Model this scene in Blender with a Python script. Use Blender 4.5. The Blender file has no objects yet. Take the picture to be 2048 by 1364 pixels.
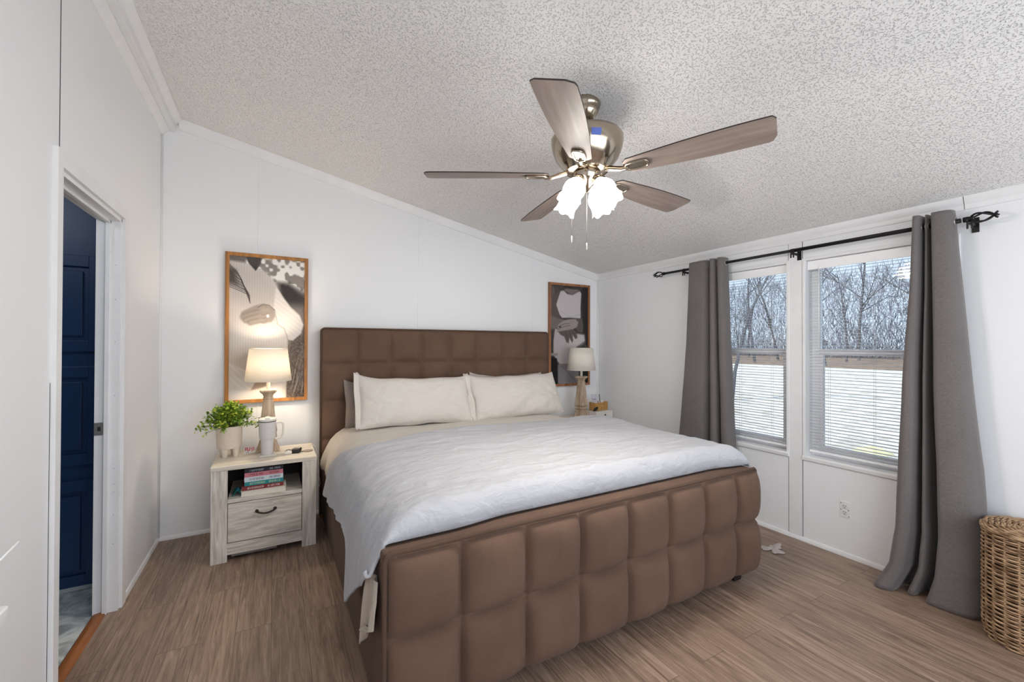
import bpy, math, random
import numpy as np
from mathutils import Vector, Matrix, noise
C = bpy.context.scene
COL = C.collection
random.seed(4); PI = math.pi
sin, cos = math.sin, math.cos

# ------------------------------------------------------------------ camera
EYE = 1.395
yaw, pit, rol, FPX = 0.5124, 0.0075, 0.0033, 848.3
cam = bpy.data.cameras.new('camera'); cam.sensor_width = 36; cam.lens = 36*FPX/2048
cam.clip_start = 0.02; cam.clip_end = 300
camo = bpy.data.objects.new('camera', cam); COL.objects.link(camo); C.camera = camo
R0 = Vector((cos(yaw), -sin(yaw), 0)); F0 = Vector((sin(yaw), cos(yaw), 0)); U0 = Vector((0, 0, 1))
Fw = F0*cos(pit)+U0*sin(pit); Up = -F0*sin(pit)+U0*cos(pit)
Rr = R0*cos(rol)+Up*sin(rol); Ur = Rr.cross(Fw)
M = Matrix((Rr, Ur, -Fw)).transposed().to_4x4(); M.translation = Vector((0, 0, EYE))
camo.matrix_world = M

# ------------------------------------------------------------------ world, sun, exposure
vs = C.view_settings
vs.view_transform = 'Standard'; vs.look = 'None'; vs.gamma = 1; vs.use_curve_mapping = False
vs.exposure = 0.72
C.cycles.max_bounces = 8; C.cycles.diffuse_bounces = 5; C.cycles.glossy_bounces = 4
C.cycles.transmission_bounces = 6; C.cycles.transparent_max_bounces = 8
C.cycles.sample_clamp_indirect = 6; C.cycles.caustics_reflective = False; C.cycles.caustics_refractive = False
W = bpy.data.worlds.new('sky'); C.world = W; W.use_nodes = True
WN = W.node_tree
tcw = WN.nodes.new('ShaderNodeTexCoord'); sepw = WN.nodes.new('ShaderNodeSeparateXYZ'); rampw = WN.nodes.new('ShaderNodeValToRGB')
WN.links.new(tcw.outputs['Generated'], sepw.inputs[0]); WN.links.new(sepw.outputs['Z'], rampw.inputs[0])
rampw.color_ramp.elements[0].color = (.70, .85, 1.0, 1); rampw.color_ramp.elements[0].position = 0.0
rampw.color_ramp.elements[1].color = (.42, .62, 1.0, 1); rampw.color_ramp.elements[1].position = .6
WN.links.new(rampw.outputs[0], WN.nodes['Background'].inputs[0])
WN.nodes['Background'].inputs[1].default_value = .75
sunl = bpy.data.lights.new('sun', 'SUN'); sunl.energy = 2.4; sunl.angle = math.radians(2); sunl.color = (1, .95, .88)
suno = bpy.data.objects.new('sun', sunl); COL.objects.link(suno)
suno.rotation_euler = Vector((0.62, -0.12, -0.75)).to_track_quat('-Z', 'Y').to_euler()
# added fill light, set in an invented window behind the viewer
dl = bpy.data.lights.new('added_front_fill', 'AREA'); dl.shape = 'RECTANGLE'; dl.size = 3.0; dl.size_y = 1.7; dl.energy = 34; dl.color = (.95, .975, 1)
dlo = bpy.data.objects.new('added_front_fill', dl); COL.objects.link(dlo); dlo.location = (1.4, -1.24, 1.22); dlo.rotation_euler = (PI/2+.08, 0, -.12)
FAN_EMIT = 7.0
FAN_WATT = 10.0
LAMP_WATT = 5.5

# ------------------------------------------------------------------ room numbers
XL, XR, D, YF = -0.702, 3.302, 3.831, -1.15
SL = 0.2046; ZR = 2.204
def zc(x): return ZR+SL*(XR-x)

# ------------------------------------------------------------------ mesh helpers
class MB:
    def __init__(s): s.v = []; s.f = []; s.m = []; s.sm = []
    def add(s, vf, mi=0, smooth=True):
        o = len(s.v); s.v += [tuple(p) for p in vf[0]]
        for f in vf[1]: s.f.append(tuple(i+o for i in f)); s.m.append(mi); s.sm.append(smooth)
        return s
    def box(s, a, b, mi=0): return s.add(box(a, b), mi, False)
def box(a, b):
    x0, y0, z0 = a; x1, y1, z1 = b
    v = [(x0,y0,z0),(x1,y0,z0),(x1,y1,z0),(x0,y1,z0),(x0,y0,z1),(x1,y0,z1),(x1,y1,z1),(x0,y1,z1)]
    return v, [(0,3,2,1),(4,5,6,7),(0,1,5,4),(1,2,6,5),(2,3,7,6),(3,0,4,7)]
def lathe(prof, n=32, c=(0,0,0), cap=True, sq=0.0, rot=0.0):
    """profile [(r,z)], optional squareness sq (0 round, 1 square)"""
    v = []; f = []
    for r, z in prof:
        for i in range(n):
            a = 2*PI*i/n
            k = 1.0
            if sq: k = (1-sq)+sq/max(abs(cos(a)), abs(sin(a)))
            v.append((c[0]+r*k*cos(a+rot), c[1]+r*k*sin(a+rot), c[2]+z))
    for j in range(len(prof)-1):
        for i in range(n):
            a = j*n+i; b = j*n+(i+1) % n
            f.append((a, b, b+n, a+n))
    if cap:
        f.append(tuple(range(n-1, -1, -1))); f.append(tuple((len(prof)-1)*n+i for i in range(n)))
    return v, f
def tube(path, r, n=8, closed=False, cap=True):
    P = [Vector(p) for p in path]; v = []; f = []; m = len(P)
    rs = r if isinstance(r, (list, tuple)) else [r]*m
    pt = None; N = None
    for i, p in enumerate(P):
        if closed: t = P[(i+1) % m]-P[i-1]
        else: t = P[min(i+1, m-1)]-P[max(i-1, 0)]
        if t.length < 1e-9: t = pt or Vector((0,0,1))
        t.normalize()
        if N is None:
            N = t.orthogonal().normalized()
        else:
            N = (N-t*N.dot(t))
            N = N.normalized() if N.length > 1e-6 else t.orthogonal().normalized()
        B = t.cross(N); pt = t
        for k in range(n):
            a = 2*PI*k/n; q = p+(N*cos(a)+B*sin(a))*rs[i]; v.append(tuple(q))
    for i in range(m if closed else m-1):
        for k in range(n):
            a = i*n+k; b = i*n+(k+1) % n; j = ((i+1) % m)*n
            f.append((a, b, j+(k+1) % n, j+k))
    if cap and not closed:
        f.append(tuple(range(n-1, -1, -1))); f.append(tuple((m-1)*n+i for i in range(n)))
    return v, f
def grid(fn, nu, nv, closed_u=False):
    v = [tuple(fn(i/(nu if closed_u else nu-1), j/(nv-1))) for j in range(nv) for i in range(nu)]
    f = []
    for j in range(nv-1):
        for i in range(nu if closed_u else nu-1):
            a = j*nu+i; b = j*nu+(i+1) % nu
            f.append((a, b, b+nu, a+nu))
    return v, f
def prism(poly, axis, a, b):
    """extrude 2D poly along axis (x: poly=(y,z); y: poly=(x,z); z: poly=(x,y))"""
    def P(p, t):
        return {'x': (t, p[0], p[1]), 'y': (p[0], t, p[1]), 'z': (p[0], p[1], t)}[axis]
    n = len(poly)
    v = [P(p, a) for p in poly]+[P(p, b) for p in poly]
    f = [(i, (i+1) % n, n+(i+1) % n, n+i) for i in range(n)]+[tuple(range(n-1, -1, -1)), tuple(range(n, 2*n))]
    return v, f
def xf(vf, M): return [tuple(M @ Vector(p)) for p in vf[0]], vf[1]
def T(x=0, y=0, z=0): return Matrix.Translation((x, y, z))
def RX(a): return Matrix.Rotation(a, 4, 'X')
def RY(a): return Matrix.Rotation(a, 4, 'Y')
def RZ(a): return Matrix.Rotation(a, 4, 'Z')

def obj(name, mb, mats, parent=None, bevel=0, seg=2, subsurf=0, solid=0, auto=None, fixn=True):
    if not isinstance(mb, MB):
        m_ = MB(); m_.add(mb); mb = m_
    me = bpy.data.meshes.new(name); me.from_pydata(mb.v, [], mb.f)
    for m in (mats if isinstance(mats, (list, tuple)) else [mats]): me.materials.append(m)
    me.polygons.foreach_set('material_index', mb.m)
    me.polygons.foreach_set('use_smooth', mb.sm)
    if fixn:
        import bmesh
        b = bmesh.new(); b.from_mesh(me); bmesh.ops.recalc_face_normals(b, faces=b.faces); b.to_mesh(me); b.free()
    if auto is not None:
        me.set_sharp_from_angle(angle=math.radians(auto))
    me.update()
    o = bpy.data.objects.new(name, me); COL.objects.link(o)
    if parent: o.parent = parent
    if solid:
        s = o.modifiers.new('thick', 'SOLIDIFY'); s.thickness = solid; s.offset = 0
    if subsurf:
        s = o.modifiers.new('sub', 'SUBSURF'); s.levels = subsurf; s.render_levels = subsurf
    if bevel:
        b = o.modifiers.new('bev', 'BEVEL'); b.width = bevel; b.segments = seg; b.limit_method = 'ANGLE'; b.angle_limit = math.radians(40)
    return o
def tag(o, label, cat, group=None, kind=None):
    o['label'] = label; o['category'] = cat
    if group: o['group'] = group
    if kind: o['kind'] = kind
    return o
def thing(name, label, cat, loc=(0,0,0), rz=0, group=None):
    o = bpy.data.objects.new(name, None); COL.objects.link(o); o.empty_display_size = .1
    o.location = loc; o.rotation_euler = (0, 0, rz)
    return tag(o, label, cat, group)
def struct(name, mb, mats, parent=None, **k):
    o = obj(name, mb, mats, parent, **k)
    if parent is None: o['kind'] = 'structure'
    return o

# ------------------------------------------------------------------ materials
def srgb(r, g, b):
    def l(c):
        c /= 255
        return c/12.92 if c <= .04045 else ((c+.055)/1.055)**2.4
    return (l(r), l(g), l(b), 1)
def nodes(name):
    m = bpy.data.materials.new(name); m.use_nodes = True
    nt = m.node_tree; return m, nt, nt.nodes['Principled BSDF']
def mat(name, rgb, rough=.5, metal=0, bump=0, bscale=200, var=0, vscale=4, sheen=0, spec=.5, stretch=(1,1,1), rgb2=None, trans=0):
    m, nt, b = nodes(name); col = srgb(*rgb)
    b.inputs['Base Color'].default_value = col
    b.inputs['Roughness'].default_value = rough; b.inputs['Metallic'].default_value = metal
    b.inputs['Specular IOR Level'].default_value = spec
    if sheen: b.inputs['Sheen Weight'].default_value = sheen; b.inputs['Sheen Roughness'].default_value = .5
    tc = nt.nodes.new('ShaderNodeTexCoord'); mp = nt.nodes.new('ShaderNodeMapping')
    mp.inputs['Scale'].default_value = stretch; nt.links.new(tc.outputs['Object'], mp.inputs[0])
    if var:
        n = nt.nodes.new('ShaderNodeTexNoise'); n.inputs['Scale'].default_value = vscale; n.inputs['Detail'].default_value = 5
        nt.links.new(mp.outputs[0], n.inputs['Vector'])
        r = nt.nodes.new('ShaderNodeValToRGB')
        c2 = srgb(*rgb2) if rgb2 else tuple(c*(1-var) for c in col[:3])+(1,)
        r.color_ramp.elements[0].color = c2; r.color_ramp.elements[0].position = .35
        r.color_ramp.elements[1].color = col; r.color_ramp.elements[1].position = .65
        nt.links.new(n.outputs[0], r.inputs[0]); nt.links.new(r.outputs[0], b.inputs['Base Color'])
    if bump:
        n = nt.nodes.new('ShaderNodeTexNoise'); n.inputs['Scale'].default_value = bscale; n.inputs['Detail'].default_value = 3
        nt.links.new(mp.outputs[0], n.inputs['Vector'])
        bp = nt.nodes.new('ShaderNodeBump'); bp.inputs['Strength'].default_value = bump; bp.inputs['Distance'].default_value = .004
        nt.links.new(n.outputs[0], bp.inputs['Height']); nt.links.new(bp.outputs[0], b.inputs['Normal'])
    if trans: b.inputs['Transmission Weight'].default_value = trans
    return m
def wood(name, light, dark, axis, rough=.55, scale=14, ratio=12, bump=.15, contrast=.28):
    """streaky grain running along axis"""
    m, nt, b = nodes(name); b.inputs['Roughness'].default_value = rough
    tc = nt.nodes.new('ShaderNodeTexCoord'); mp = nt.nodes.new('ShaderNodeMapping')
    s = [scale*3]*3; s['xyz'.index(axis)] = scale*3/ratio; mp.inputs['Scale'].default_value = s
    nt.links.new(tc.outputs['Object'], mp.inputs[0])
    n = nt.nodes.new('ShaderNodeTexNoise'); n.inputs['Scale'].default_value = 1; n.inputs['Detail'].default_value = 8; n.inputs['Roughness'].default_value = .65
    n.inputs['Distortion'].default_value = .6
    nt.links.new(mp.outputs[0], n.inputs['Vector'])
    r = nt.nodes.new('ShaderNodeValToRGB')
    r.color_ramp.elements[0].color = srgb(*dark); r.color_ramp.elements[0].position = .5-contrast/2
    r.color_ramp.elements[1].color = srgb(*light); r.color_ramp.elements[1].position = .5+contrast/2
    nt.links.new(n.outputs[0], r.inputs[0]); nt.links.new(r.outputs[0], b.inputs['Base Color'])
    bp = nt.nodes.new('ShaderNodeBump'); bp.inputs['Strength'].default_value = bump; bp.inputs['Distance'].default_value = .003
    nt.links.new(n.outputs[0], bp.inputs['Height']); nt.links.new(bp.outputs[0], b.inputs['Normal'])
    return m
def fabric(name, c1, c2, scale=900, rough=.95, bump=.35, sheen=.3, stretch=(1,1,1), var=.18, vs_=2.5, wr=0, wrs=9, wst=(1,1,1)):
    """woven cloth: fine thread noise over slow mottling, optional crumple bump"""
    m, nt, b = nodes(name); b.inputs['Roughness'].default_value = rough
    b.inputs['Sheen Weight'].default_value = sheen; b.inputs['Specular IOR Level'].default_value = .2
    tc = nt.nodes.new('ShaderNodeTexCoord'); mp = nt.nodes.new('ShaderNodeMapping'); mp.inputs['Scale'].default_value = stretch
    nt.links.new(tc.outputs['Object'], mp.inputs[0])
    n = nt.nodes.new('ShaderNodeTexNoise'); n.inputs['Scale'].default_value = scale; n.inputs['Detail'].default_value = 2
    nt.links.new(mp.outputs[0], n.inputs['Vector'])
    n2 = nt.nodes.new('ShaderNodeTexNoise'); n2.inputs['Scale'].default_value = vs_; n2.inputs['Detail'].default_value = 4
    nt.links.new(tc.outputs['Object'], n2.inputs['Vector'])
    ad = nt.nodes.new('ShaderNodeMix'); ad.inputs[0].default_value = var
    nt.links.new(n.outputs[0], ad.inputs[2]); nt.links.new(n2.outputs[0], ad.inputs[3])
    r = nt.nodes.new('ShaderNodeValToRGB'); r.color_ramp.elements[0].position = .3; r.color_ramp.elements[1].position = .7
    r.color_ramp.elements[0].color = srgb(*c2); r.color_ramp.elements[1].color = srgb(*c1)
    nt.links.new(ad.outputs[0], r.inputs[0]); nt.links.new(r.outputs[0], b.inputs['Base Color'])
    bp = nt.nodes.new('ShaderNodeBump'); bp.inputs['Strength'].default_value = bump; bp.inputs['Distance'].default_value = .0012
    nt.links.new(n.outputs[0], bp.inputs['Height'])
    if wr:
        mp2 = nt.nodes.new('ShaderNodeMapping'); mp2.inputs['Scale'].default_value = wst
        nt.links.new(tc.outputs['Object'], mp2.inputs[0])
        n3 = nt.nodes.new('ShaderNodeTexNoise'); n3.inputs['Scale'].default_value = wrs; n3.inputs['Detail'].default_value = 4; n3.inputs['Distortion'].default_value = .7
        nt.links.new(mp2.outputs[0], n3.inputs['Vector'])
        b2 = nt.nodes.new('ShaderNodeBump'); b2.inputs['Strength'].default_value = wr; b2.inputs['Distance'].default_value = .02
        nt.links.new(n3.outputs[0], b2.inputs['Height']); nt.links.new(b2.outputs[0], bp.inputs['Normal'])
    nt.links.new(bp.outputs[0], b.inputs['Normal'])
    return m
def emit(name, rgb, s):
    m, nt, b = nodes(name); b.inputs['Base Color'].default_value = (.9,.9,.9,1)
    b.inputs['Emission Color'].default_value = rgb+(1,); b.inputs['Emission Strength'].default_value = s
    return m

M_wall = mat('painted_wall', (237,238,240), .55, bump=.04, bscale=60)
M_trim = mat('white_trim', (236,236,237), .45, var=.04, vscale=9)
M_vinyl = mat('white_vinyl', (250,250,251), .35)
M_dark = mat('dark_gap', (40,38,38), .9)
M_black = mat('black_metal', (34,32,32), .45, metal=.6)
M_blackp = mat('black_plastic', (22,21,22), .5)

def m_ceiling():
    m, nt, b = nodes('popcorn_ceiling'); b.inputs['Base Color'].default_value = srgb(240,238,236); b.inputs['Roughness'].default_value = .95
    b.inputs['Specular IOR Level'].default_value = .1
    tc = nt.nodes.new('ShaderNodeTexCoord')
    v = nt.nodes.new('ShaderNodeTexNoise'); v.inputs['Scale'].default_value = 135; v.inputs['Detail'].default_value = 3; v.inputs['Roughness'].default_value = .55; v.inputs['Distortion'].default_value = .4
    nt.links.new(tc.outputs['Object'], v.inputs['Vector'])
    r = nt.nodes.new('ShaderNodeValToRGB'); r.color_ramp.elements[0].position = .34; r.color_ramp.elements[1].position = .45
    nt.links.new(v.outputs[0], r.inputs[0])
    bp = nt.nodes.new('ShaderNodeBump'); bp.inputs['Strength'].default_value = .8; bp.inputs['Distance'].default_value = .006
    nt.links.new(r.outputs[0], bp.inputs['Height']); nt.links.new(bp.outputs[0], b.inputs['Normal'])
    return m
M_ceil = m_ceiling()

def m_floor():
    m, nt, b = nodes('vinyl_plank_floor')
    tc = nt.nodes.new('ShaderNodeTexCoord')
    mp = nt.nodes.new('ShaderNodeMapping'); mp.inputs['Rotation'].default_value = (0, 0, PI/2)
    nt.links.new(tc.outputs['Object'], mp.inputs[0])
    br = nt.nodes.new('ShaderNodeTexBrick'); br.inputs['Scale'].default_value = 1
    br.inputs['Brick Width'].default_value = 1.22; br.inputs['Row Height'].default_value = .15
    br.inputs['Mortar Size'].default_value = .0012; br.inputs['Mortar Smooth'].default_value = .3; br.inputs['Bias'].default_value = 0
    br.offset = .37; br.inputs['Color1'].default_value = (.15,.15,.15,1); br.inputs['Color2'].default_value = (.85,.85,.85,1)
    br.inputs['Mortar'].default_value = (0,0,0,1)
    nt.links.new(mp.outputs[0], br.inputs['Vector'])
    # grain, shifted per plank
    sc = nt.nodes.new('ShaderNodeVectorMath'); sc.operation = 'MULTIPLY_ADD'; sc.inputs[1].default_value = (7,7,7)
    nt.links.new(br.outputs['Color'], sc.inputs[0]); nt.links.new(tc.outputs['Object'], sc.inputs[2])
    mp2 = nt.nodes.new('ShaderNodeMapping'); mp2.inputs['Scale'].default_value = (50, 3.0, 1)
    nt.links.new(sc.outputs[0], mp2.inputs[0])
    g = nt.nodes.new('ShaderNodeTexNoise'); g.inputs['Scale'].default_value = 1; g.inputs['Detail'].default_value = 9; g.inputs['Roughness'].default_value = .68; g.inputs['Distortion'].default_value = 1.1
    nt.links.new(mp2.outputs[0], g.inputs['Vector'])
    r = nt.nodes.new('ShaderNodeValToRGB'); E_ = r.color_ramp.elements
    E_[0].position = .28; E_[0].color = srgb(94,76,64); E_[1].position = .74; E_[1].color = srgb(184,160,141)
    e = E_.new(.5); e.color = srgb(144,121,104)
    nt.links.new(g.outputs[0], r.inputs[0])
    hs = nt.nodes.new('ShaderNodeMix'); hs.data_type = 'RGBA'; hs.blend_type = 'MULTIPLY'; hs.inputs[0].default_value = 1
    r2 = nt.nodes.new('ShaderNodeValToRGB'); r2.color_ramp.elements[0].color = (.8,.79,.78,1); r2.color_ramp.elements[1].color = (1.1,1.09,1.08,1)
    nt.links.new(br.outputs['Color'], r2.inputs[0])
    nt.links.new(r.outputs[0], hs.inputs[6]); nt.links.new(r2.outputs[0], hs.inputs[7])
    mo = nt.nodes.new('ShaderNodeMix'); mo.data_type = 'RGBA'
    nt.links.new(br.outputs['Fac'], mo.inputs[0]); nt.links.new(hs.outputs[2], mo.inputs[6]); mo.inputs[7].default_value = srgb(84,67,56)
    nt.links.new(mo.outputs[2], b.inputs['Base Color'])
    b.inputs['Roughness'].default_value = .42; b.inputs['Specular IOR Level'].default_value = .5
    bp = nt.nodes.new('ShaderNodeBump'); bp.inputs['Strength'].default_value = .18; bp.inputs['Distance'].default_value = .003
    nt.links.new(g.outputs[0], bp.inputs['Height']); nt.links.new(bp.outputs[0], b.inputs['Normal'])
    return m
M_floor = m_floor()

# ------------------------------------------------------------------ room shell
struct('floor', MB().box((XL-.062, YF, -.06), (XR, D, 0)), M_floor)
# ceiling slab, sloping up from the window wall
struct('ceiling', prism([(XL-.09, zc(XL-.09)), (XR+.14, zc(XR+.14)), (XR+.14, zc(XR+.14)+.1), (XL-.09, zc(XL-.09)+.1)], 'y', YF-.1, D+.1), M_ceil, auto=30)
# back wall with sloping top
struct('wall_back', prism([(XL-.09, -.06), (XR+.14, -.06), (XR+.14, zc(XR+.14)+.03), (XL-.09, zc(XL-.09)+.03)], 'y', D, D+.1), M_wall, auto=30)
# left wall with the doorway
DY0, DY1, DZ = 2.213, 2.955, 2.045
lw = MB()
lw.box((XL-.09, YF-.1, -.06), (XL, DY0, zc(XL)))
lw.box((XL-.09, DY1, -.06), (XL, D, zc(XL)))
lw.box((XL-.09, DY0, DZ), (XL, DY1, zc(XL)))
struct('wall_left', lw, M_wall)
# window wall
WIN = [(1.735, 2.50), (0.845, 1.606)]
WZ0, WZ1 = .61, 1.995
rw = MB()
rw.box((XR, YF-.1, -.06), (XR+.14, WIN[1][0], zc(XR)+.02))
rw.box((XR, WIN[1][1], -.06), (XR+.14, WIN[0][0], zc(XR)+.02))
rw.box((XR, WIN[0][1], -.06), (XR+.14, D, zc(XR)+.02))
for a, b in WIN:
    rw.box((XR, a, -.06), (XR+.14, b, WZ0)); rw.box((XR, a, WZ1), (XR+.14, b, zc(XR)+.02))
struct('wall_right', rw, M_wall)
# wall behind the viewer, with a broad opening added for the fill light
fw = MB()
fx0, fx1, fz0, fz1 = -.2, 3.0, .35, 2.1
fw.add(prism([(XL, -.06), (fx0, -.06), (fx0, zc(fx0)), (XL, zc(XL))], 'y', YF-.1, YF), 0, False)
fw.add(prism([(fx1, -.06), (XR, -.06), (XR, zc(XR)), (fx1, zc(fx1))], 'y', YF-.1, YF), 0, False)
fw.box((fx0, YF-.1, -.06), (fx1, YF, fz0))
fw.add(prism([(fx0, fz1), (fx1, fz1), (fx1, zc(fx1)), (fx0, zc(fx0))], 'y', YF-.1, YF), 0, False)
struct('wall_front', fw, M_wall)
fr = MB()
for x in (fx0, (fx0+fx1)/2-.03, fx1-.06): fr.box((x, YF-.08, fz0), (x+.06, YF-.02, fz1))
for z in (fz0, fz1-.06): fr.box((fx0, YF-.08, z), (fx1, YF-.02, z+.06))
struct('window_3', fr, M_vinyl)  # invented window frame, out of view, around the added fill light

# skirting
def strip(name, poly, axis, a, b, m=M_trim, **k): return struct(name, prism(poly, axis, a, b), m, auto=30, **k)
strip('baseboard_back', [(D, 0), (D-.012, 0), (D-.012, .012), (D-.006, .024), (D, .026)], 'x', XL, .36)
strip('baseboard_left', [(XL, 0), (XL+.012, 0), (XL+.012, .012), (XL+.006, .024), (XL, .026)], 'y', 3.035, D)
strip('baseboard_right', [(XR, 0), (XR-.012, 0), (XR-.012, .014), (XR-.006, .026), (XR, .028)], 'y', YF, D)
# crown along the raked back wall
dx = 3.3-(-.60)
def rake(x0, x1):
    poly = [(D, -.075), (D-.01, -.073), (D-.014, -.05), (D-.028, -.02), (D-.032, .01), (D, .01)]
    v = [(x0, y, zc(x0)+z) for y, z in poly]+[(x1, y, zc(x1)+z) for y, z in poly]
    n = len(poly)
    f = [(i, (i+1) % n, n+(i+1) % n, n+i) for i in range(n)]+[tuple(range(n)), tuple(range(2*n-1, n-1, -1))]
    return v, f
struct('trim_1', rake(-.60, XR), M_trim, auto=30)
zz = zc(XR)
strip('trim_2', [(XR, zz-.068), (XR-.008, zz-.066), (XR-.012, zz-.052), (XR-.012, zz-.04), (XR-.024, zz-.02), (XR-.03, zz-.004), (XR-.03, zz+.02), (XR, zz+.02)], 'y', .808, D)
strip('trim_3', [(XR, zz-.066), (XR-.008, zz-.064), (XR-.012, zz-.05), (XR-.012, zz-.038), (XR-.024, zz-.018), (XR-.03, zz-.002), (XR-.03, zz+.02), (XR, zz+.02)], 'y', YF, .804)
# crown and boxed beam on the door wall
strip('trim_4', [(XL, 2.872), (XL+.012, 2.874), (XL+.02, 2.885), (XL+.034, 2.9), (XL+.048, 2.906), (XL+.05, 2.912), (XL+.05, 3.03), (XL, 3.03)], 'y', YF, D)
strip('trim_5', [(XL+.05, 2.908), (XL+.08, 2.905), (XL+.083, 2.91), (XL+.083, 2.96), (XL+.095, 2.968), (XL+.118, 2.992), (XL+.119, 3.03), (XL+.05, 3.03)], 'y', YF, D-.002)
# panel seams on the back wall, corner strips, batten between the windows
for i, x in enumerate((-.102, 1.166, 2.409)):
    t = MB().box((x-.009, D-.0035, .03), (x+.009, D, zc(x)-.06))
    struct('trim_%d' % (6+i), t, M_wall, bevel=.0015)
struct('trim_9', MB().add(tube([(XL+.004, D-.004, .02), (XL+.004, D-.004, 2.88)], .009, 10)), M_trim)
struct('trim_10', MB().add(tube([(XR-.004, D-.004, .02), (XR-.004, D-.004, 2.14)], .008, 10)), M_trim)
bt = MB().box((XR-.004, 1.629, .03), (XR, 1.718, 2.137))
bt.box((XR-.0012, 1.6245, .03), (XR, 1.6275, 2.137), 1); bt.box((XR-.0012, 1.7195, .03), (XR, 1.722, 2.137), 1)
struct('trim_11', bt, [M_trim, M_dark])
struct('trim_12', MB().box((XL, 2.205, 2.113), (XL+.0012, 2.2085, 2.875)), M_dark)
struct('trim_13', MB().box((XR-.0012, .862, 1.99), (XR, .8635, 2.137)), M_dark)

# ------------------------------------------------------------------ doorway
fr = MB()
cw = .062
ct = .016
def casing(y0, y1, z0, z1):
    fr.box((XL, y0, z0), (XL+ct, y1, z1))
casing(DY0-.060, DY0-.015, 0, DZ+.005); casing(DY1+.008, DY1+.008+cw, 0, DZ+.005); casing(DY0-.060, DY1+.008+cw, DZ+.005, DZ+.005+cw)
fr.box((XL, DY0-.0625, .12), (XL+.001, DY0-.060, 1.25), 1)
d1 = struct('door_1', fr, [M_trim, M_dark], bevel=.004)
jb = MB()
jb.box((XL-.095, DY1-.016, 0), (XL+.004, DY1, DZ)); jb.box((XL-.095, DY0, 0), (XL+.004, DY0+.016, DZ)); jb.box((XL-.095, DY0, DZ-.016), (XL+.004, DY1, DZ))
obj('jamb', jb, M_trim, d1, bevel=.0015)
st = MB()
st.box((XL-.056, DY1-.03, 0), (XL-.036, DY1-.016, DZ-.016)); st.box((XL-.056, DY0+.016, DZ-.03), (XL-.036, DY1-.016, DZ-.016)); st.box((XL-.056, DY0+.016, 0), (XL-.036, DY0+.03, DZ-.016))
obj('door_stop', st, M_trim, d1, bevel=.002)
sp = MB().box((XL-.094, DY1-.0185, .92), (XL-.06, DY1-.016, .985)); sp.box((XL-.081, DY1-.0192, .942), (XL-.069, DY1-.0183, .964), 1)
obj('strike_plate', sp, [mat('brushed_steel', (190,188,184), .35, metal=.9), M_dark], d1)
hl = MB()
for z, y in [(.35, 0), (.62, .001), (.66, 0), (.74, 0), (1.12, 0), (1.4, 0), (1.62, 0), (1.8, 0), (.5, 0)]:
    hl.box((XL-.018, DY1-.0168, z), (XL-.0155, DY1-.016, z+.0025))
obj('nail_hole', hl, M_dark, d1)
struct('trim_14', MB().add(prism([(XL-.095, 0), (XL-.088, .008), (XL-.068, .011), (XL-.045, .008), (XL-.04, 0)], 'y', DY0, DY1-.005), 0, False),
       wood('oak_threshold', (172,108,58), (128,74,36), 'y', .45))

# bathroom beyond the doorway
M_bw = mat('bathroom_wall', (60,72,96), .7)
BX = -2.35
bw = MB()
bw.box((BX-.1, 1.1, -.06), (BX, 3.8, 2.6)); bw.box((BX, 3.7, -.06), (XL-.09, 3.8, 2.6)); bw.box((BX, 1.1, -.06), (XL-.09, 1.2, 2.6))
bw.box((BX-.1, 1.1, 2.5), (XL-.09, 3.8, 2.6))
struct('wall_bathroom', bw, M_bw)
def m_marble():
    m, nt, b = nodes('marble_vinyl'); b.inputs['Roughness'].default_value = .3
    tc = nt.nodes.new('ShaderNodeTexCoord')
    n = nt.nodes.new('ShaderNodeTexNoise'); n.inputs['Scale'].default_value = 7; n.inputs['Detail'].default_value = 8; n.inputs['Distortion'].default_value = 2
    nt.links.new(tc.outputs['Object'], n.inputs['Vector'])
    r = nt.nodes.new('ShaderNodeValToRGB'); E_ = r.color_ramp.elements
    E_[0].position = .35; E_[0].color = srgb(170,178,176); E_[1].position = .6; E_[1].color = srgb(236,240,238)
    nt.links.new(n.outputs[0], r.inputs[0]); nt.links.new(r.outputs[0], b.inputs['Base Color']); return m
struct('floor_bathroom', MB().box((BX, 1.2, -.06), (XL-.064, 3.7, -.001)), m_marble())
bl = bpy.data.lights.new('added_bathroom_fill', 'POINT'); bl.energy = 7; bl.shadow_soft_size = .12; bl.color = (.9,.95,1)  # fill light added to brighten the bathroom, no fixture behind it
blo = bpy.data.objects.new('added_bathroom_fill', bl); COL.objects.link(blo); blo.location = (-1.5, 2.1, 2.35)

navy = mat('navy_paint', (28,58,100), .4, bump=.05, bscale=120)
cab = thing('linen_cabinet', 'tall navy blue panelled cabinet seen through the doorway', 'cabinet', (-1.25, 3.26, 0))
cx0, cx1 = -.5, .44
cb = MB().box((cx0, .02, .028), (cx1, .42, 2.3)); obj('body', cb, navy, cab, bevel=.003)
obj('toe_kick', MB().box((cx0, .03, 0), (cx1, .40, .028)), mat('pale_toe_kick', (205,212,214), .5), cab)
def panel_door(z0, z1, x0, x1, name='door'):
    m = MB(); s = .062
    m.box((x0, 0, z0), (x0+s, .02, z1)); m.box((x1-s, 0, z0), (x1, .02, z1)); m.box((x0+s, 0, z0), (x1-s, .02, z0+s)); m.box((x0+s, 0, z1-s), (x1-s, .02, z1))
    m.box((x0+s, .018, z0+s), (x1-s, .022, z1-s)); m.box((x0+s+.026, .004, z0+s+.026), (x1-s-.026, .02, z1-s-.026))
    return obj(name, m, navy, cab, bevel=.004)
for z0, z1 in ((1.345, 1.885), (.71, 1.262), (.034, .625)):
    panel_door(z0, z1, -.02, .40); panel_door(z0, z1, -.46, -.04)

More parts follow.
